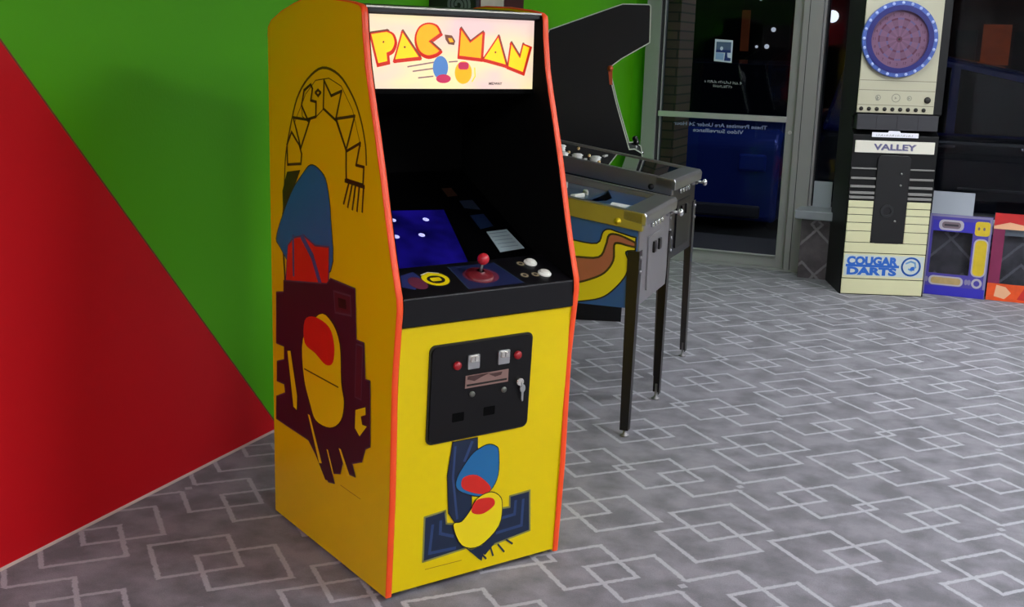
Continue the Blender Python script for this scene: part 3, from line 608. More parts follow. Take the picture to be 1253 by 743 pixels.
for x, z in ((.224,.56),(.337,.562)): MB().prism(rrect(x-.021,x+.021,z-.014,z+.014,.003), FR(-.0066), 0, .0005, M_void).build('coin_return', cdoor, label='dark coin return opening')
k = MB(); c_ = (.442, .642*tl-.006, .642); k.cyl(c_, .012, .012, (0,-1,0), mat('bright_metal')); lk = k.build('lock', cdoor)
k = MB(); kf = lambda u, v, w: (.450+u, .62*tl-.016+w, .625+v)
k.prism(ell(.003,-.006,.010,.013,16), kf, 0, .003, M_sil); k.prism([(-.001,-.018),(.007,-.018),(.006,-.045),(.002,-.048),(-.001,-.040)], kf, .0005, .0025, M_sil); k.tube([(.443,.642*tl-.02,.642),(.450,.62*tl-.0145,.626)], .0025, M_sil, 8); k.build('key', lk, label='hanging silver key')
# front artwork (plain shapes)
a = MB(); FA = lambda k: FR(.0035-k)
def ink(P, m, k, edge=M_ink, ew=.006):
    a.stroke(P, ew, FA(k), 0, edge, True); a.flat(P, FA(k+.0003), 0, m)
ink(ART['f_mzL'], M_navy, .0006, M_grey_edge, .012); ink(ART['f_mzR'], M_navy, .0006, M_grey_edge, .012)
for n_ in ('f_iL','f_iL2','f_iR','f_iR2'): a.stroke(ART[n_], .010, FA(.0013), 0, M_navy2)
a.flat(ART['f_bot'], FA(.0012), 0, M_navy)
ink(ART['f_tower'], M_navy, .0016); a.stroke([(.225,.46),(.222,.36),(.245,.22)], .008, FA(.0021), 0, M_navy2); a.stroke([(.285,.465),(.262,.41)], .010, FA(.0021), 0, M_navy2)
ink(sm([(.285,.422),(.318,.440),(.348,.446),(.374,.436),(.387,.415),(.390,.336),(.364,.290),(.320,.280),(.245,.315),(.238,.357)]), M_blue, .0024); a.flat(sm([(.259,.353),(.31,.352),(.365,.30),(.338,.282),(.262,.315)]), FA(.0031), 0, M_redp)
ink(sm([(.36,.283),(.394,.268),(.412,.235),(.405,.160),(.335,.106),(.268,.124),(.232,.200),(.262,.205),(.292,.235),(.315,.270)]), M_yprint, .0034); a.flat(sm([(.296,.236),(.312,.266),(.350,.268),(.378,.258),(.382,.235),(.345,.216),(.312,.220)]), FA(.0041), 0, M_redp)
for n_ in ('f_l1','f_l2','f_l3','f_l4'): a.stroke(ART[n_], .006, FA(.0016), 0, M_navy)
a.stroke(ART['f_print'], .0025, FA(.0008), 0, mat('fine_print', (170,128,0), .5))
a.build('front_artwork', pac, label='printed plain shapes in navy, blue, red and yellow')
# side artwork
a = MB(); SA = lambda k: (lambda u, v, w: (-.0002-k, u, v))
def sink(P, m, k, edge=M_ink, ew=.007):
    if edge: a.stroke(P, ew, SA(k), 0, edge, True)
    a.flat(P, SA(k+.0003), 0, m)
a.stroke(sm(ART['s_arch'], False), .008, SA(.0004), 0, M_olive)
a.stroke([(.60,1.40),(.52,1.49),(.45,1.535),(.36,1.545),(.28,1.525),(.21,1.46),(.16,1.36)], .003, SA(.0004), 0, M_olive)
for n_ in ('s_P','s_A','s_C','s_dot','s_M','s_A2','s_N'): a.stroke(ART[n_], .0085, SA(.0008), 0, mat('letter_brown', (62,38,14), .5), True)
for n_ in ('s_P','s_A','s_A2','s_N'):
    P = ART[n_]; cx = sum(p[0] for p in P)/len(P); cz = sum(p[1] for p in P)/len(P)
a.stroke([(.55,1.46),(.545,1.42),(.50,1.405)], .004, SA(.0008), 0, M_olive); a.stroke([(.447,1.425),(.40,1.45)], .004, SA(.0008), 0, M_olive)
a.stroke([(.25,1.337),(.317,1.424)], .004, SA(.0008), 0, M_olive)
for n_ in ('s_h1','s_h2','s_h3','s_h4','s_h5'): a.stroke(ART[n_], .009, SA(.0008), 0, mat('letter_brown'))
a.stroke([(.255,1.25),(.14,1.245)], .012, SA(.0008), 0, mat('letter_brown'))
a.flat(ART['s_dark'], SA(.0006), 0, mat('print_forest', (48,52,14), .5, noise=.3, nscale=30)); a.stroke([(.699,1.09),(.702,.98),(.69,.86)], .012, SA(.0006), 0, mat('print_forest'))
sink(sm([(.55,1.235),(.488,1.272),(.423,1.262),(.378,1.226),(.352,1.116),(.356,.960),(.568,.903),(.724,.976),(.748,1.017),(.636,1.164)]), M_blue, .001)
sink(ART['s_red'] and [(.66,.99),(.62,1.02),(.54,1.04),(.46,1.02),(.366,1.03),(.372,.854),(.687,.825)], M_redp, .0017, mat('print_dusk', (96,60,96), .5), .012)
a.stroke([(.55,1.035),(.48,.985),(.42,.90)], .022, SA(.0023), 0, mat('print_bluegrey', (60,76,130), .5)); a.stroke([(.62,1.03),(.62,.9)], .012, SA(.0023), 0, mat('print_bluegrey'))
sink(ART['s_purp'], M_purp, .0026, M_purp2, .009)
a.flat(ART['s_sq'], SA(.0032), 0, mat('print_wine', (78,22,34), .5)); a.stroke(ART['s_sq'], .006, SA(.0034), 0, M_purp2, True); a.flat(ART['s_sq2'], SA(.0036), 0, M_ink)
a.flat(ART['s_vert'], SA(.0032), 0, mat('print_wine')); a.stroke(ART['s_vert'], .005, SA(.0034), 0, M_purp2, True); a.flat(ART['s_gap'], SA(.0034), 0, M_yprint)
a.flat([(.52,.45),(.506,.45),(.42,.31),(.44,.305)], SA(.0034), 0, M_yprint); a.flat([(.30,.40),(.285,.40),(.225,.33),(.245,.325)], SA(.0034), 0, M_yprint); a.flat(ART['s_str1'], SA(.003), 0, M_purp)
a.flat([(.385,.37),(.375,.37),(.335,.30),(.345,.30)], SA(.0034), 0, M_yprint)
# plain yellow shape with a red patch
sink(sm([(.43,.806),(.345,.800),(.29,.742),(.280,.62),(.262,.560),(.285,.495),(.36,.450),(.46,.446),(.50,.49),(.545,.57),(.55,.70)]), M_yprint, .0038); sink([(.672,.63),(.648,.636),(.60,.49),(.605,.44),(.63,.445)], M_yprint, .0038)
a.flat(sm([(.534,.765),(.46,.792),(.36,.780),(.325,.73),(.335,.672),(.385,.652),(.46,.672),(.537,.690)]), SA(.0046), 0, M_redp)
a.stroke([(.54,.60),(.30,.60)], .005, SA(.0046), 0, M_olive)
a.stroke([(.293,.277),(.161,.276)], .0025, SA(.0006), 0, mat('fine_print'))
a.build('side_artwork', pac, label='printed plain shapes in blue, red, aubergine and yellow with outlined PAC-MAN letters')
# ================================================================== PINBALL MACHINES
M_steel = mat('brushed_steel', (168,168,166), .28, .9, noise=.1, nscale=10)
M_steel_d = mat('dull_steel', (146,144,146), .42, .6, noise=.15, nscale=8)
M_leg = mat('leg_metal', (46,43,44), .35, .7)
G_play = glass_mat('playfield_glass', (225,230,232), .9)
G_clear = glass_mat('clear_playfield_glass', (240,243,244), .7, 1.12)
YX = lambda x: (lambda u, v, w: (x+w, u, v))
def pinball(name, label, loc, rz, W, zf, slope, bot, body_m, side_m, rail_m, front_m, leg_m, feet_in, box, play_rgb, btn_m, first, wide=0.):
    e = thing(name, label, 'pinball machine', loc, rz)
    L = 1.32; zb = zf+slope*L; top = lambda y: zf+slope*y
    b = MB()
    for x in (.0, W-.02): b.prism([(.012,bot),(L,bot),(L,zb-.012),(.012,top(.012)-.012)], YX(x), 0, .02, side_m)
    b.box(.02, W-.02, .012, .032, bot, zf-.03, body_m); b.box(.02, W-.02, L-.02, L, bot, zb-.03, body_m); b.box(.02, W-.02, .032, L-.02, bot, bot+.015, body_m)
    b.build('cabinet_body', e)
    # front plate
    k = MB(); k.prism([(.03,bot+.005),(W-.03,bot+.005),(W-.015,bot+.06),(W-.012,zf-.035),(.012,zf-.035),(.015,bot+.06)], XZ(.002), 0, .01, front_m); k.build('front_plate', e, bevel=.002)
    k = MB(); k.prism(rrect(W/2-.14, W/2+.14, bot+.05, zf-.12, .008), XZ(-.006), 0, .009, front_m if first else mat('pin_black_door', (20,19,21), .35, .3)); cd = k.build('coin_door', e, bevel=.002)
    for x in (-.05, .05): MB().box(W/2+x-.02, W/2+x+.02, -.016, -.006, zf-.2, zf-.15, M_leg).build('coin_slot', cd, bevel=.002)
    for i in range(4):
        MB().cyl((W*(.36+.1*i), .002, zf-.072), .013, .012, (0,-1,0), mat('bright_bolt', (210,212,210), .2, .8), 14).build('bolt', e)
    # rails and lockbar
    for x in (-.008, W-.028):
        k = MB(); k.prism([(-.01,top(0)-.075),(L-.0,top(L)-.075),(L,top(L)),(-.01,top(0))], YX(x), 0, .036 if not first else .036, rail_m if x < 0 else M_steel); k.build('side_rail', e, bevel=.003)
        k = MB(); k.prism([(-.012,top(0)),(L,top(L)),(L,top(L)+.004),(-.012,top(0)+.004)], YX(x-.001), 0, .038, M_steel); k.build('rail_cap', e, bevel=.0015)
    k = MB(); k.prism([(-.025,zf-.05),(-.028,zf-.01),(-.018,zf+.005),(.075,zf+.014),(.075,zf-.03)], YX(-.008), 0, W+.016, M_steel); k.build('lockdown_bar', e, bevel=.004)
    # playfield
    PLF = lambda dz: (lambda u, v, w: (u, v, zf-.026+slope*v+dz+w))
    k = MB(); k.prism([(.03,.3),(W-.03,.3),(W-.03,L-.02),(.03,L-.02)], PLF(0), -.012, 0, mat(name+'_play'+str(W), play_rgb, .25, noise=.35, nscale=18))
    pf = k.build('playfield', e)
    k = MB(); k.prism([(.03,.07),(W-.03,.07),(W-.03,.30),(W/2+.05,.22),(W/2-.05,.22),(.03,.30)], PLF(.006), -.012, 0, mat('apron'+str(first), (34,62,104) if first else (40,40,44), .3, noise=.2))
    ap = k.build('apron', e, label='apron')
    k = MB(); k.flat([(.12,.11),(.26,.11),(.24,.19),(.10,.17)] if first else [(.30,.1),(.40,.1),(.40,.19),(.30,.19)], PLF(.0075), 0, mat('white_card', (226,228,224), .4)); k.build('instruction_card', ap)
    if first: k = MB(); k.flat([(.05,.08),(.3,.09),(.05,.30)], PLF(.0068), 0, mat('apron_pale', (120,148,176), .3)); k.build('apron_triangle', ap)
    for i, (x, y) in enumerate(((.10,.52),(.2,.60),(.14,.72),(.30,.68),(.42,.62),(.46,.8),(.25,.85),(.08,.9),(.35,.95),(.2,1.05),(.09,.40),(.06,.47),(.16,.44),(.24,.50),(.36,.45),(.05,.58))):
        z = zf-.026+slope*y; k = MB()
        if i % 3 == 0: k.lathe((x, y, z), [(.03,0),(.03,.02),(.022,.025),(.03,.035),(.02,.042),(.0001,.044)], (0,0,1), mat('bumper_white', (205,205,200), .3)); k.build('bumper', pf)
        elif i % 3 == 1: k.lathe((x, y, z), [(.008,0),(.006,.02),(.008,.03),(.0001,.034)], (0,0,1), mat('post_amber', (200,170,110), .3)); k.cyl((x,y,z+.012), .013, .006, (0,0,1), M_ink, 14); k.build('post', pf)
        else: k.box(x-.03, x+.03, y-.008, y+.008, z, z+.03, mat('target_grey', (196,196,190), .3, .3)); k.build('target', pf, bevel=.003)
    for x, s_ in ((W/2-.1, 1), (W/2+.1, -1)):
        z = zf-.045+slope*.36+.012; k = MB(); k.prism([(x, .36+.012), (x, .36-.012), (x+s_*.075, .33-.006), (x+s_*.075, .33+.006)], lambda u, v, w: (u, v, z+w), 0, .018, mat('flipper_white', (225,225,215), .4)); k.build('flipper', pf, bevel=.004)
    k = MB(); (not first) and k.prism([(.028,.07),(W-.028,.07),(W-.028,L-.03),(.028,L-.03)], lambda u, v, w: (u, v, zf+slope*v-.004+w), 0, .0035, G_play); (not first) and k.build('glass_cover', e)
    # flipper buttons, plunger
    for x, ax in ((-.008, (-1,0,0)), (W+.008, (1,0,0))): MB().lathe((x, .096, zf-.037), [(.015,0),(.015,.004),(.009,.005),(.009,.01),(.0001,.012)], ax, btn_m).build('flipper_button', e)
    k = MB(); k.cyl((W-.07, .0, zf-.055), .007, .05, (0,-1,0), M_steel, 12); k.lathe((W-.07, -.05, zf-.055), [(.006,0),(.016,.004),(.018,.014),(.012,.022),(.0001,.024)], (0,-1,0), mat('bright_bolt')); k.lathe((W-.07, .002, zf-.055), [(.022,0),(.018,.01),(.008,.012)], (0,-1,0), M_steel_d); k.build('plunger', e)
    # legs: folded sheet, L-shaped section
    for x, sx in ((0, 1), (W+wide, -1)):
        for y, sy in ((.0, 1), (L, -1)):
            k = MB(); w_ = .052; t_ = .004; ztop = (zf-.16 if y == 0 else zb-.25)
            xo = x-sx*.004; yo = y-sy*.004; fx = xo + sx*feet_in[0]; fy = yo + sy*feet_in[1]
            def sec(cx, cy, ww): return [(cx, cy), (cx+sx*ww, cy), (cx+sx*ww, cy+sy*t_), (cx+sx*t_, cy+sy*t_), (cx+sx*t_, cy+sy*ww), (cx, cy+sy*ww)]
            S0 = sec(fx, fy, w_*.72); S1 = sec(xo, yo, w_); vs = [(a_, b_, .03) for a_, b_ in S0] + [(a_, b_, ztop) for a_, b_ in S1]
            fs = [(0,1,2,3), (0,3,4,5), (6,7,8,9), (6,9,10,11)] + [(i, (i+1) % 6, 6+(i+1) % 6, 6+i) for i in range(6)]
            k.add(vs, fs, leg_m)
            lg = k.build('leg', e)
            k = MB(); k.lathe((fx+sx*.018, fy+sy*.018, 0), [(.0001,0),(.02,0),(.02,.006),(.008,.012),(.006,.04),(.006,.075)], (0,0,1), M_steel_d); k.build('leveller_foot', lg)
            for zz in (ztop-.03, ztop-.09): MB().lathe((xo+sx*.02, yo-sy*.001, zz), [(.009,0),(.008,.005),(.0001,.007)], (0,-sy,0), M_steel_d).build('leg_bolt', lg)
    # backbox
    bx0, by0, bw, bd, bz0, bz1, bm_, fm_ = box
    k = MB(); k.prism([(by0,bz0),(by0+bd,bz0),(by0+bd,bz1),(by0,bz1)], YX(bx0), 0, bw, bm_); bb = k.build('backbox', e, bevel=.004)
    k = MB(); k.prism(rrect(bx0+.04, bx0+bw-.04, bz0+.22, bz1-.05, .01), XZ(by0-.004), 0, .005, fm_); k.build('backglass', bb)
    k = MB(); k.prism(rrect(bx0+.04, bx0+bw-.04, bz0+.03, bz0+.19, .01), XZ(by0-.004), 0, .005, mat('speaker_panel', (22,22,26), .4)); sp_ = k.build('speaker_panel', bb)
    for x in (bx0+.13, bx0+bw-.13): MB().ring((x, by0-.004, bz0+.11), .05, .06, .004, (0,-1,0), M_steel_d).build('speaker_ring', sp_)
    k = MB(); k.box(bx0+.06, bx0+bw-.06, by0+.03, by0+bd-.02, zb-.04, bz0, bm_); k.build('backbox_neck', e)
    return e, bb
M_pblue = mat('pin_blue', (30,84,146), .4, noise=.1, nscale=8); M_rail_reflect = mat('pin_rail_yellow_reflection', (156,146,62), .35, .35, noise=.15, nscale=6)  # steel side rail: its yellow reflection is put into the olive-gold colour
M_backart = mat('backglass_art', (110,60,70), .2, noise=.6, nscale=9)
W1 = .596
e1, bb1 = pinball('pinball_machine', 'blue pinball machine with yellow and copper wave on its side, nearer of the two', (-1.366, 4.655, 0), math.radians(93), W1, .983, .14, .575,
    M_pblue, M_pblue, M_rail_reflect, M_steel_d, M_leg, (.0, .01), (-.055, 1.02, .71, .26, 1.26, 1.74, M_pblue, M_backart), (60,78,96), mat('brass_button', (236,206,40), .3, .4), True, .03)
a = MB(); SD = lambda k: (lambda u, v, w: (-.0004-k, u, v))
PY = sm([(.5,.885)]+[(max(u,.016), v) for u, v in ART['p_yel'][:8]], False) + sm([(max(u,.016), v) for u, v in ART['p_yel'][8:]]+[(.5,.565)], False)
PC = sm([(.5,.785)]+[(max(u,.016), v) for u, v in ART['p_cop'][:8]], False) + sm([(max(u,.016), v) for u, v in ART['p_cop'][8:]]+[(.5,.66)], False)
a.flat([(.62,.90)]+PY+[(.62,.585)], SD(.0002), 0, mat('pin_yellow', (226,208,26), .4))
a.stroke(PY, .006, SD(.0006), 0, M_ink)
a.flat([(.62,.80)]+PC+[(.62,.69)], SD(.0008), 0, mat('pin_copper', (170,98,72), .4, noise=.1))
a.stroke([(.62,.80)]+PC+[(.62,.69)], .009, SD(.0012), 0, mat('pin_outline', (74,62,30), .4))
a.flat([(.62,.90),(.62,.585),(.85,.62),(1.05,.72),(1.2,.70),(1.2,.80),(1.0,.88),(.85,.93)], SD(.0002), 0, mat('pin_yellow')); a.flat([(.62,.80),(.62,.69),(.85,.72),(1.1,.78),(.85,.82)], SD(.0008), 0, mat('pin_copper'))
a.build('side_artwork', e1, label='yellow and copper wave artwork')
W2 = .575
e2, bb2 = pinball('pinball_machine', 'dark pinball machine with steel rails and bare glass, between the blue one and the door', (-1.487, 5.555, 0), math.radians(91.5), W2, 1.03, .145, .618,
    mat('pin_dark', (30,28,31), .35, noise=.15, nscale=10), mat('pin_dark'), M_steel, mat('pin_dark_plate', (44,41,44), .3, .5), mat('leg_grey', (92,90,92), .35, .8), (.0, .0),
    (-.065, 1.03, .65, .27, 1.36, 1.98, mat('pin_dark'), M_backart), (44,44,46), M_leg, False)
# grey spiral on the side of the dark backbox, pale and reddish glass art
k = MB(); SP = []
for i in range(70):
    t = i/69*2.6*2*PI; r = .012+.052*i/69; SP.append((1.13+r*math.cos(t), 1.845+r*math.sin(t)))
k.stroke(SP, .014, lambda u, v, w: (-.0656, u, v), 0, mat('spiral_grey', (150,156,158), .5)); k.build('spiral_print', bb2, label='grey spiral print')
k = MB(); k.flat([(-.02,1.6),(.29,1.6),(.29,1.92),(-.02,1.92)], XZ(1.025), 0, mat('art_pale', (176,170,150), .3)); k.flat([(.29,1.6),(.585,1.6),(.585,1.92),(.29,1.92)], XZ(1.025), 0, mat('art_maroon', (60,20,20), .3, noise=.4, nscale=14)); k.flat([(-.02,1.6),(.585,1.6),(.585,1.80),(-.02,1.80)], XZ(1.0245), 0, mat('art_gold', (190,150,60), .3)); k.build('backglass_print', bb2)

# ================================================================== BLACK ARCADE CABINET BEHIND
# seen from its side: local y is depth, front faces the room
blk = thing('arcade_cabinet', 'black upright arcade cabinet with thin white edging behind the pinball machines', 'arcade machine', (-1.985, 6.75, 0), math.radians(107.5))
M_bk = mat('black_side', (13,13,17), .42, spec=.3, noise=.1, nscale=14); M_wt = mat('white_edging', (206,214,196), .4)
BW = .54
BP = [(.085,.0),(.07,.72),(.0,.88),(.002,1.0),(.010,1.042),(.055,1.066),(.086,1.062),(.172,1.316),(.235,1.533),(.161,1.592),(-.001,1.690),(.004,1.897),(.012,1.906),(.167,1.906),(.27,1.868),(.459,1.797),(.59,1.748),(.61,1.70),(.61,.0)]
for x0 in (0, BW-.02): MB().prism(BP, YZ, x0, x0+.02, M_bk).build('side_panel', blk)
for x0 in (-.001, BW-.021):
    k = MB()
    for q, r_ in zip(BP[2:17], BP[3:18]):
        dd = (Vector(r_)-Vector(q)).normalized(); nn = Vector((-dd.y, dd.x))*.003; e_ = dd*.0015
        p1 = Vector(q)-e_; p2 = Vector(r_)+e_
        k.prism([(p1.x-nn.x, p1.y-nn.y), (p1.x+nn.x, p1.y+nn.y), (p2.x+nn.x, p2.y+nn.y), (p2.x-nn.x, p2.y-nn.y)], YZ, x0, x0+.022, M_wt)
    k.build('edge_moulding', blk, label='thin white edge moulding')
Bx = BW-.0205
k = MB(); k.prism([(.095,.02),(.08,.72),(.012,.88),(.02,.90),(.10,.74),(.12,.02)], YZ, .0205, Bx, M_bk); k.build('front_panel', blk)
k = MB(); k.prism([(.008,.89),(.010,1.0),(.02,1.038),(.10,1.06),(.24,1.08),(.24,1.04),(.06,.93)], YZ, .0205, Bx, mat('cp_dark', (30,30,34), .4)); cp_ = k.build('control_panel', blk)
for x, y_ in ((.10, .045), (.40, .05)):
    k = MB(); k.cyl((x, y_, 1.043), .02, .008, (0,0,1), M_steel, 16); k.cyl((x, y_, 1.043), .006, .045, (0,0,1), M_steel, 10); k.ball((x, y_, 1.098), .019, mat('stick_black', (12,12,12), .3), 14); k.build('joystick', cp_)
k = MB(); k.lathe((.06, .012, 1.033), [(.0001,0),(.014,0),(.014,.012),(.0001,.014)], (0,0,1), M_chrome, 14); k.build('button', cp_)
k = MB(); k.prism([(.010,1.70),(.014,1.89),(.024,1.89),(.02,1.70)], YZ, .0205, Bx, mat('dim_marquee', (70,60,50), .3)); k.build('marquee', blk)
k = MB(); k.prism([(.22,1.07),(.36,1.54),(.38,1.54),(.24,1.07)], YZ, .0205, Bx, M_bez); k.build('screen', blk)
k = MB(); k.prism([(.01,1.692),(.02,1.70),(.38,1.56),(.38,1.53),(.245,1.54),(.165,1.60)], YZ, .0205, Bx, M_bk); k.prism([(.012,1.90),(.165,1.90),(.268,1.862),(.458,1.791),(.585,1.743),(.60,1.70),(.60,.02),(.585,.02),(.585,1.69),(.45,1.77),(.26,1.845),(.16,1.885),(.012,1.885)], YZ, .0205, Bx, M_bk); k.build('back_and_top', blk)
k = MB(); k.lathe((-.001, .222, 1.535), [(.0001,.0),(.016,.002),(.018,.012),(.0001,.02)], (-1,0,0), mat('copper_clip', (190,80,40), .35, .3)); k.prism([(.205,1.44),(.222,1.44),(.236,1.54),(.21,1.55)], YZ, -.004, .0, mat('copper_clip')); k.build('reflector_strip', blk, label='copper coloured edge clip')

# ================================================================== DART MACHINE
dm = thing('dart_machine', 'tall cream and black electronic dart machine with blue-ringed dartboard and VALLEY sign', 'dart machine', (-.9585, 8.337, 0), math.atan2(.192,.54))
DW = .572
M_dk = mat('dart_black', (8,8,9), .45, spec=.3, noise=.1); M_crm = mat('dart_cream', (214,211,168), .5, noise=.04, nscale=5); M_crm2 = mat('dart_cream_upper', (186,182,156), .4, noise=.04)
FP = lambda k: (lambda u, v, w: (u, -.001-k+w, v))
k = MB(); k.prism([(.0,.0),(.49,.0),(.49,2.14),(.05,2.14),(.012,2.06),(.012,1.27),(.10,1.24),(.10,1.16),(.012,1.12),(.012,1.0),(.012,.0)], YZ, -.004, DW+.004, M_dk); k.box(.38, .39, .0, .0, 0, 0, M_dk)
k.build('cabinet_body', dm, bevel=.004)
# head panel
k = MB(); k.prism([(.0,1.272),(.515,1.272),(.515,2.045),(.0,2.045)], FP(0), 0, .012, M_crm2)
hp = k.build('head_panel', dm, bevel=.002, label='cream head panel')
M_dl = mat('panel_line', (120,116,100), .5)
k = MB()
for z in (1.325, 1.425, 1.49): k.stroke([(.004,z),(.511,z)], .004, FP(.0004), 0, M_dl)
for x, s_ in ((.135,.016),(.255,.027),(.345,.014)): k.stroke(ell(x, 1.375, s_, s_, 16), .005, FP(.0006), 0, mat('panel_grey', (140,138,124), .5), True); k.flat([(x-.008,1.366),(x+.008,1.374),(x-.008,1.384)], FP(.0006), 0, mat('panel_grey'))
k.flat([(.12,1.356),(.14,1.352),(.13,1.392)], FP(.0006), 0, mat('panel_grey')); k.build('panel_print', hp)
BC = (.236, 1.765)
k = MB(); k.ring((BC[0], -.001, BC[1]), .196, .252, .03, (0,-1,0), mat('dart_ring_blue', (66,92,168), .35, noise=.45, nscale=26), 64); rg = k.build('board_surround', dm, bevel=.004, label='bright blue ring around the dartboard')
k = MB(); k.ring((BC[0], -.031, BC[1]), .19, .224, .004, (0,-1,0), mat('dart_ring_navy', (20,22,104), .35), 64); k.build('inner_ring', rg)
for i in range(24):
    t = 2*PI*i/24; MB().lathe((BC[0]+.238*math.cos(t), -.031, BC[1]+.238*math.sin(t)), [(.011,0),(.009,.003),(.0001,.004)], (0,-1,0), mat('ring_light', (170,186,232), .3), 10).build('ring_light', rg)
k = MB(); M_b1 = mat('board_plum', (112,76,104), .55); M_b2 = mat('board_mauve', (102,66,94), .55); M_b3 = mat('board_wine', (84,34,62), .55)
db = lambda r, t: (BC[0]+r*math.sin(t), BC[1]+r*math.cos(t))
k.flat(ell(BC[0], BC[1], .194, .194, 60), FP(.010), 0, M_b1)
bands = [(.02,.075,0),(.075,.088,1),(.088,.13,0),(.13,.142,1)]
for i in range(20):
    t0 = 2*PI*(i-.5)/20; t1 = 2*PI*(i+.5)/20; tm = (t0+t1)/2
    for r0, r1_, q in bands:
        mm = (M_b2 if i % 2 else M_b1) if not q else (M_b3 if i % 2 else mat('board_slate', (92,76,118), .55))
        k.flat([db(r0,t0), db(r0,tm), db(r0,t1), db(r1_,t1), db(r1_,tm), db(r1_,t0)], FP(.0108), 0, mm)
k.flat(ell(*BC, .02, .02, 20), FP(.0110), 0, M_b3); k.flat(ell(*BC, .008, .008, 14), FP(.0114), 0, M_ink)
bo = k.build('dartboard', dm, label='plum dartboard')
k = MB()
for i, n_ in enumerate((20,1,18,4,13,6,10,15,2,17,3,19,7,16,8,11,14,9,12,5)):
    x, z = db(.166, 2*PI*i/20); k.text(str(n_), .019, FP(.0112), 0, M_b3, x, z, bold=.02)
k.build('board_numbers', bo)
k = MB(); k.lathe((.466, -.001, 1.366), [(.022,0),(.022,.008),(.012,.012),(.0001,.013)], (0,-1,0), M_ink); k.build('knob', dm)
for i in range(9): MB().lathe((.028+.0525*i, -.001, 1.298), [(.014,0),(.014,.005),(.009,.009),(.0001,.01)], (0,-1,0), M_ink, 14).build('button', hp, label='small black button')
k = MB(); k.box(.01, .555, -.002, .10, 1.158, 1.262, mat('shelf_grey', (50,50,54), .4, noise=.15)); 
for x in (.14,.28,.42): k.box(x-.001, x+.001, -.004, -.002, 1.162, 1.258, M_dk)
k.build('dart_tray', dm, bevel=.004)
k = MB(); k.prism([(.118,1.108),(.432,1.108),(.432,1.140),(.31,1.140),(.305,1.152),(.23,1.152),(.225,1.140),(.118,1.140)], FP(.004), 0, .006, mat('tag_white', (226,226,234), .4, emit=.12)); [k.stroke([(.15+.0125*i, 1.117), (.15+.0125*i+.004*(i % 3), 1.124+.003*(i % 2))], .003, FP(.0048), 0, mat('panel_grey')) for i in range(20)]; k.build('name_tag', dm, bevel=.002)
k = MB(); k.prism([(.012,1.0),(.55,1.0),(.55,1.082),(.012,1.082)], FP(.002), 0, .012, mat('sign_cream', (226,222,206), .4)); vp = k.build('sign_plate', dm, bevel=.002)
k = MB(); k.text('VALLEY', .044, FP(.0034), 0, mat('valley_shadow', (130,130,150), .4), .283, 1.040, bold=.035, width=.292); k.text('VALLEY', .040, FP(.0038), 0, mat('valley_violet', (92,88,128), .4), .279, 1.043, bold=.015, width=.286); k.build('sign_lettering', vp, label='violet-grey lettering reading VALLEY')
# lower ribbed panel with slot
lp = MB(); M_rib = mat('rib_grey', (132,130,126), .45)
slot = rrect(.176, .402, .37, .985, .035)
def ribspan(z0, z1, m, k_):
    for a_, b_ in ((.004, .174), (.404, .566)): k_.prism([(a_,z0),(b_,z0),(b_,z1),(a_,z1)], FP(0), 0, .012, m)
for z, t_ in ((.885,.010),(.815,.014),(.757,.016),(.712,.018),(.680,.018)): ribspan(z, z+t_, M_rib, lp)
zs = [.665,.615,.565,.51,.45,.37]
for z1, z0 in zip(zs[:-1], zs[1:]): ribspan(z0+.005, z1, M_crm, lp)
for z1, z0 in ((.370,.302),(.296,.118),(.112,.006)): lp.prism([(.004,z0),(.566,z0),(.566,z1),(.004,z1)], FP(0), 0, .012, M_crm)
lo = lp.build('lower_panel', dm, bevel=.0015, label='ribbed cream lower panel')
k = MB(); k.prism(slot, FP(.002), 0, .012, mat('slot_black', (8,8,9), .4)); so = k.build('slot_plate', dm, bevel=.003, label='black rounded service plate')
k = MB(); k.ring((.27,-.003,.60), .028, .045, .008, (0,-1,0), mat('slot_dark', (36,36,38), .35)); k.build('coin_return', so)
for x, z in ((.345,.86),(.345,.78),(.33,.53)): MB().lathe((x, -.003, z), [(.008,0),(.008,.005),(.0001,.007)], (0,-1,0), M_steel, 12).build('lock', so)
k = MB(); k.flat([(.012,.135),(.56,.135),(.56,.285),(.012,.285)], FP(.0004), 0, mat('logo_field', (196,206,200), .5)); M_lb = mat('logo_blue', (34,98,190), .45)
k.text('COUGAR', .064, FP(.001), 0, M_lb, .205, .243, bold=.06, width=.355); k.text('DARTS', .058, FP(.001), 0, M_lb, .205, .170, bold=.06, width=.345)
k.stroke([(.03,.208),(.385,.208)], .018, FP(.0008), 0, M_lb)
k.stroke(ell(.474,.212,.062,.062,28), .013, FP(.001), 0, M_lb, True); k.stroke([(.44,.235),(.47,.25),(.50,.24),(.505,.21),(.48,.185),(.46,.195)], .012, FP(.001), 0, mat('logo_pale_blue', (110,160,206), .5)); k.flat([(.465,.19),(.50,.185),(.495,.215),(.475,.21)], FP(.0012), 0, M_lb)
k.build('logo_print', lo, label='blue lettering and round emblem')

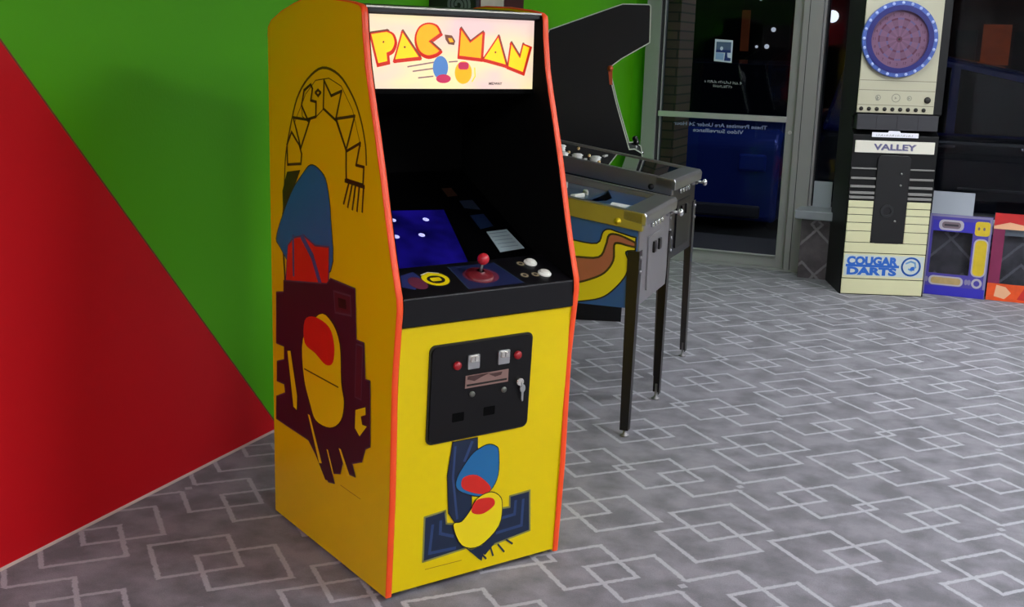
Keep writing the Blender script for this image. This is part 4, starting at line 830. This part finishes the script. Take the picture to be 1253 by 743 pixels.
# ================================================================== GAME BEZELS LEANING UNDER THE WINDOW
def bezel_panel(label, x, y, Wd, Hd, cols, hole, deco):
    e = thing('game_bezel', label, 'arcade bezel', (x, y-.03, 0), 0)
    tilt = math.radians(5.5); c_, s_ = math.cos(tilt), math.sin(tilt)
    fn = lambda k: (lambda u, v, w: (u, v*s_+(w-k)*c_, v*c_-(w-k)*s_+.002))
    k = MB(); hx0, hx1, hz0, hz1 = hole; m0 = cols[0]
    for r_ in (((0,0),(Wd,0),(Wd,hz0),(0,hz0)), ((0,hz1),(Wd,hz1),(Wd,Hd),(0,Hd)), ((0,hz0),(hx0,hz0),(hx0,hz1),(0,hz1)), ((hx1,hz0),(Wd,hz0),(Wd,hz1),(hx1,hz1))):
        k.prism(list(r_), fn(0), 0, .006, m0)
    k.build('printed_frame', e)
    MB().prism([(hx0,hz0),(hx1,hz0),(hx1,hz1),(hx0,hz1)], fn(0), .001, .005, G_pane).build('clear_window', e)
    k = MB(); deco(k, fn, Wd, Hd, hole); k.build('frame_print', e)
    return e
M_bp = mat('bez_purple', (70,60,150), .35, noise=.15, nscale=12); M_bg = mat('bez_greyviolet', (128,122,156), .4); M_by = mat('bez_yellow', (206,178,30), .4, noise=.2, nscale=20); M_bgold = mat('bez_gold', (176,150,96), .4, noise=.25, nscale=30); M_bw = mat('bez_white', (176,170,180), .4)
M_bblue = mat('bez_blue', (46,40,170), .35)
def deco1(k, fn, Wd, Hd, hole):
    hx0, hx1, hz0, hz1 = hole
    k.stroke([(.01,.01),(Wd-.01,.01),(Wd-.01,Hd-.01),(.01,Hd-.01)], .016, fn(.0004), 0, M_bg, True)
    k.flat([(.018,.0),(Wd-.005,.0),(Wd-.005,.065),(.018,.065)], fn(.0006), 0, M_bblue)
    k.flat([(.03,hz1),(hx1+.01,hz1),(hx1+.01,hz1+.075),(.03,hz1+.075)], fn(.0006), 0, M_bblue)
    k.flat(rrect(.07, .235, hz1+.008, hz1+.082, .03), fn(.001), 0, M_bw); k.flat(rrect(.09, .215, hz1+.022, hz1+.068, .02), fn(.0014), 0, mat('bez_taupe', (112,96,104), .4)); k.flat(rrect(.105, .20, hz1+.038, hz1+.052, .006), fn(.0018), 0, mat('bez_dark', (48,42,52), .4))
    k.flat(rrect(.04, .27, .072, .138, .03), fn(.001), 0, M_bw); k.flat(rrect(.055, .255, .082, .128, .02), fn(.0014), 0, M_bgold)
    k.flat(rrect(hx1+.012, Wd-.012, .15, .42, .038), fn(.001), 0, M_bw); k.flat(rrect(hx1+.022, Wd-.02, .16, .41, .03), fn(.0014), 0, M_by)
    k.flat(ell((hx1+Wd)/2, .105, .035, .035), fn(.001), 0, M_bw); k.flat(ell((hx1+Wd)/2, .105, .02, .02), fn(.0014), 0, M_bp)
    k.flat(rrect(hx1+.01, Wd-.012, .44, .54, .02), fn(.001), 0, M_by)
    for x in (.0, .035): k.flat(ell(hx1+.035+x, .49, .008, .012, 12), fn(.0014), 0, mat('bez_taupe'))
    for x in (.02, .285, hx1+.005): k.flat(ell(x+.005, .108, .012, .02, 14), fn(.0012), 0, M_bg)
bezel_panel('blue and violet game bezel with a tall yellow capsule, leaning right of the dart machine', -.435, 8.69, .42, .575, (M_bp,), (.035,.30,.155,.455), deco1)
M_bo = mat('bez_orange', (222,78,20), .4, noise=.35, nscale=14); M_br = mat('bez_red', (190,30,30), .4, noise=.3, nscale=10); M_bm = mat('bez_magenta', (122,28,72), .4, noise=.2, nscale=10); M_bpch = mat('bez_peach', (226,170,130), .4)
def deco2(k, fn, Wd, Hd, hole):
    hx0, hx1, hz0, hz1 = hole
    k.flat([(0,.0),(Wd,.0),(Wd,hz0),(0,hz0)], fn(.0004), 0, M_bo); k.flat([(0,hz0),(hx0,hz0),(hx0,hz1),(0,hz1)], fn(.0004), 0, M_bm)
    k.flat([(.05,.03),(.12,.015),(.16,.06),(.12,.10),(.06,.11)], fn(.0008), 0, M_bpch); k.flat([(.0,hz1),(Wd,hz1),(Wd,hz1+.045),(.22,hz1+.03),(.1,hz1+.05),(0,hz1+.02)], fn(.0008), 0, M_bpch)
    k.flat([(.20,.02),(.34,.01),(.36,.08),(.24,.10)], fn(.0008), 0, M_br); k.flat([(.4,.04),(.52,.03),(.5,.1)], fn(.0008), 0, M_by); k.flat([(.35,hz1+.05),(.52,hz1+.04),(.55,Hd-.01),(.4,Hd-.02)], fn(.0008), 0, M_bo)
bezel_panel('red and orange game bezel leaning at the right beside the blue one', -.005, 8.70, .62, .61, (M_br,), (.075,.54,.12,.50), deco2)

# papers standing on the sill against the glass
M_pap = mat('paper_white', (176,182,190), .7)
for x0, x1, z1, lab in ((-1.30,-1.165,.71,'pale blue-white card standing on the sill left of the dart machine'), (-.44,-.155,.70,'white sheet standing on the sill above the blue game bezel')):
    k = MB().box(x0, x1, 9.035, 9.038, .515, z1, M_pap).build('paper_sheet'); tag(k, lab, 'paper')
# door sticker and lettering
k = MB(); DR = lambda kk: (lambda u, v, w: (u, 9.0935-kk, v))
k.flat([(-2.15,1.575),(-2.01,1.565),(-2.01,1.735),(-2.15,1.742)], DR(0), 0, mat('sticker_white', (214,224,240), .5)); k.flat([(-2.138,1.66),(-2.022,1.655),(-2.022,1.72),(-2.138,1.722)], DR(.0004), 0, mat('sticker_slate', (84,104,136), .5)); k.flat([(-2.138,1.642),(-2.022,1.64),(-2.022,1.66),(-2.138,1.662)], DR(.0006), 0, mat('sticker_blue', (16,50,120), .5)); k.flat([(-2.07,1.58),(-2.02,1.578),(-2.02,1.60),(-2.045,1.605),(-2.05,1.642),(-2.065,1.642)], DR(.0006), 0, mat('sticker_blue')); k.flat([(-2.138,1.59),(-2.075,1.585),(-2.075,1.635),(-2.138,1.64)], DR(.0006), 0, mat('sticker_pale', (150,180,226), .5)); k.flat(ell(-2.095,1.672,.012,.015,14), DR(.0008), 0, mat('sticker_white'))
tag(k.build('door_sticker'), 'small blue and white square sticker on the upper glass of the door', 'sticker')
k = MB(); M_let = mat('letter_grey', (150,152,156), .6)
random.seed(7)
def scribble(x0, x1, z, h, slope_):
    x = x0
    while x < x1:
        w_ = random.uniform(.008, .016); hh = h*random.uniform(.6, 1); k.stroke([(x, z+slope_*(x-x0)), (x, z+hh+slope_*(x-x0))], .004, DR(0), 0, M_let); k.stroke([(x, z+hh*random.choice((0,.5,1))+slope_*(x-x0)), (x+w_*.7, z+hh*random.choice((0,.5,1))+slope_*(x-x0))], .004, DR(0), 0, M_let); x += w_ + (.012 if random.random() < .12 else .002)
scribble(-2.21, -1.925, 1.412, .02, -.03); scribble(-2.14, -2.0, 1.378, .02, -.03)
tag(k.build('door_lettering'), 'two short lines of small grey lettering below the door sticker', 'lettering')
k = MB(); M_let2 = mat('letter_pale', (150,158,190), .6)
k.text('These Premises Are Under 24 Hour', .030, DR(0), 0, M_let2, -2.07, 1.085, bold=.02, mirror=True, width=.74); k.text('Video Surveillance', .030, DR(0), 0, M_let2, -2.08, 1.040, bold=.02, mirror=True, width=.40)
tag(k.build('door_lettering'), 'pale reversed lettering about video surveillance just under the door push bar', 'lettering')
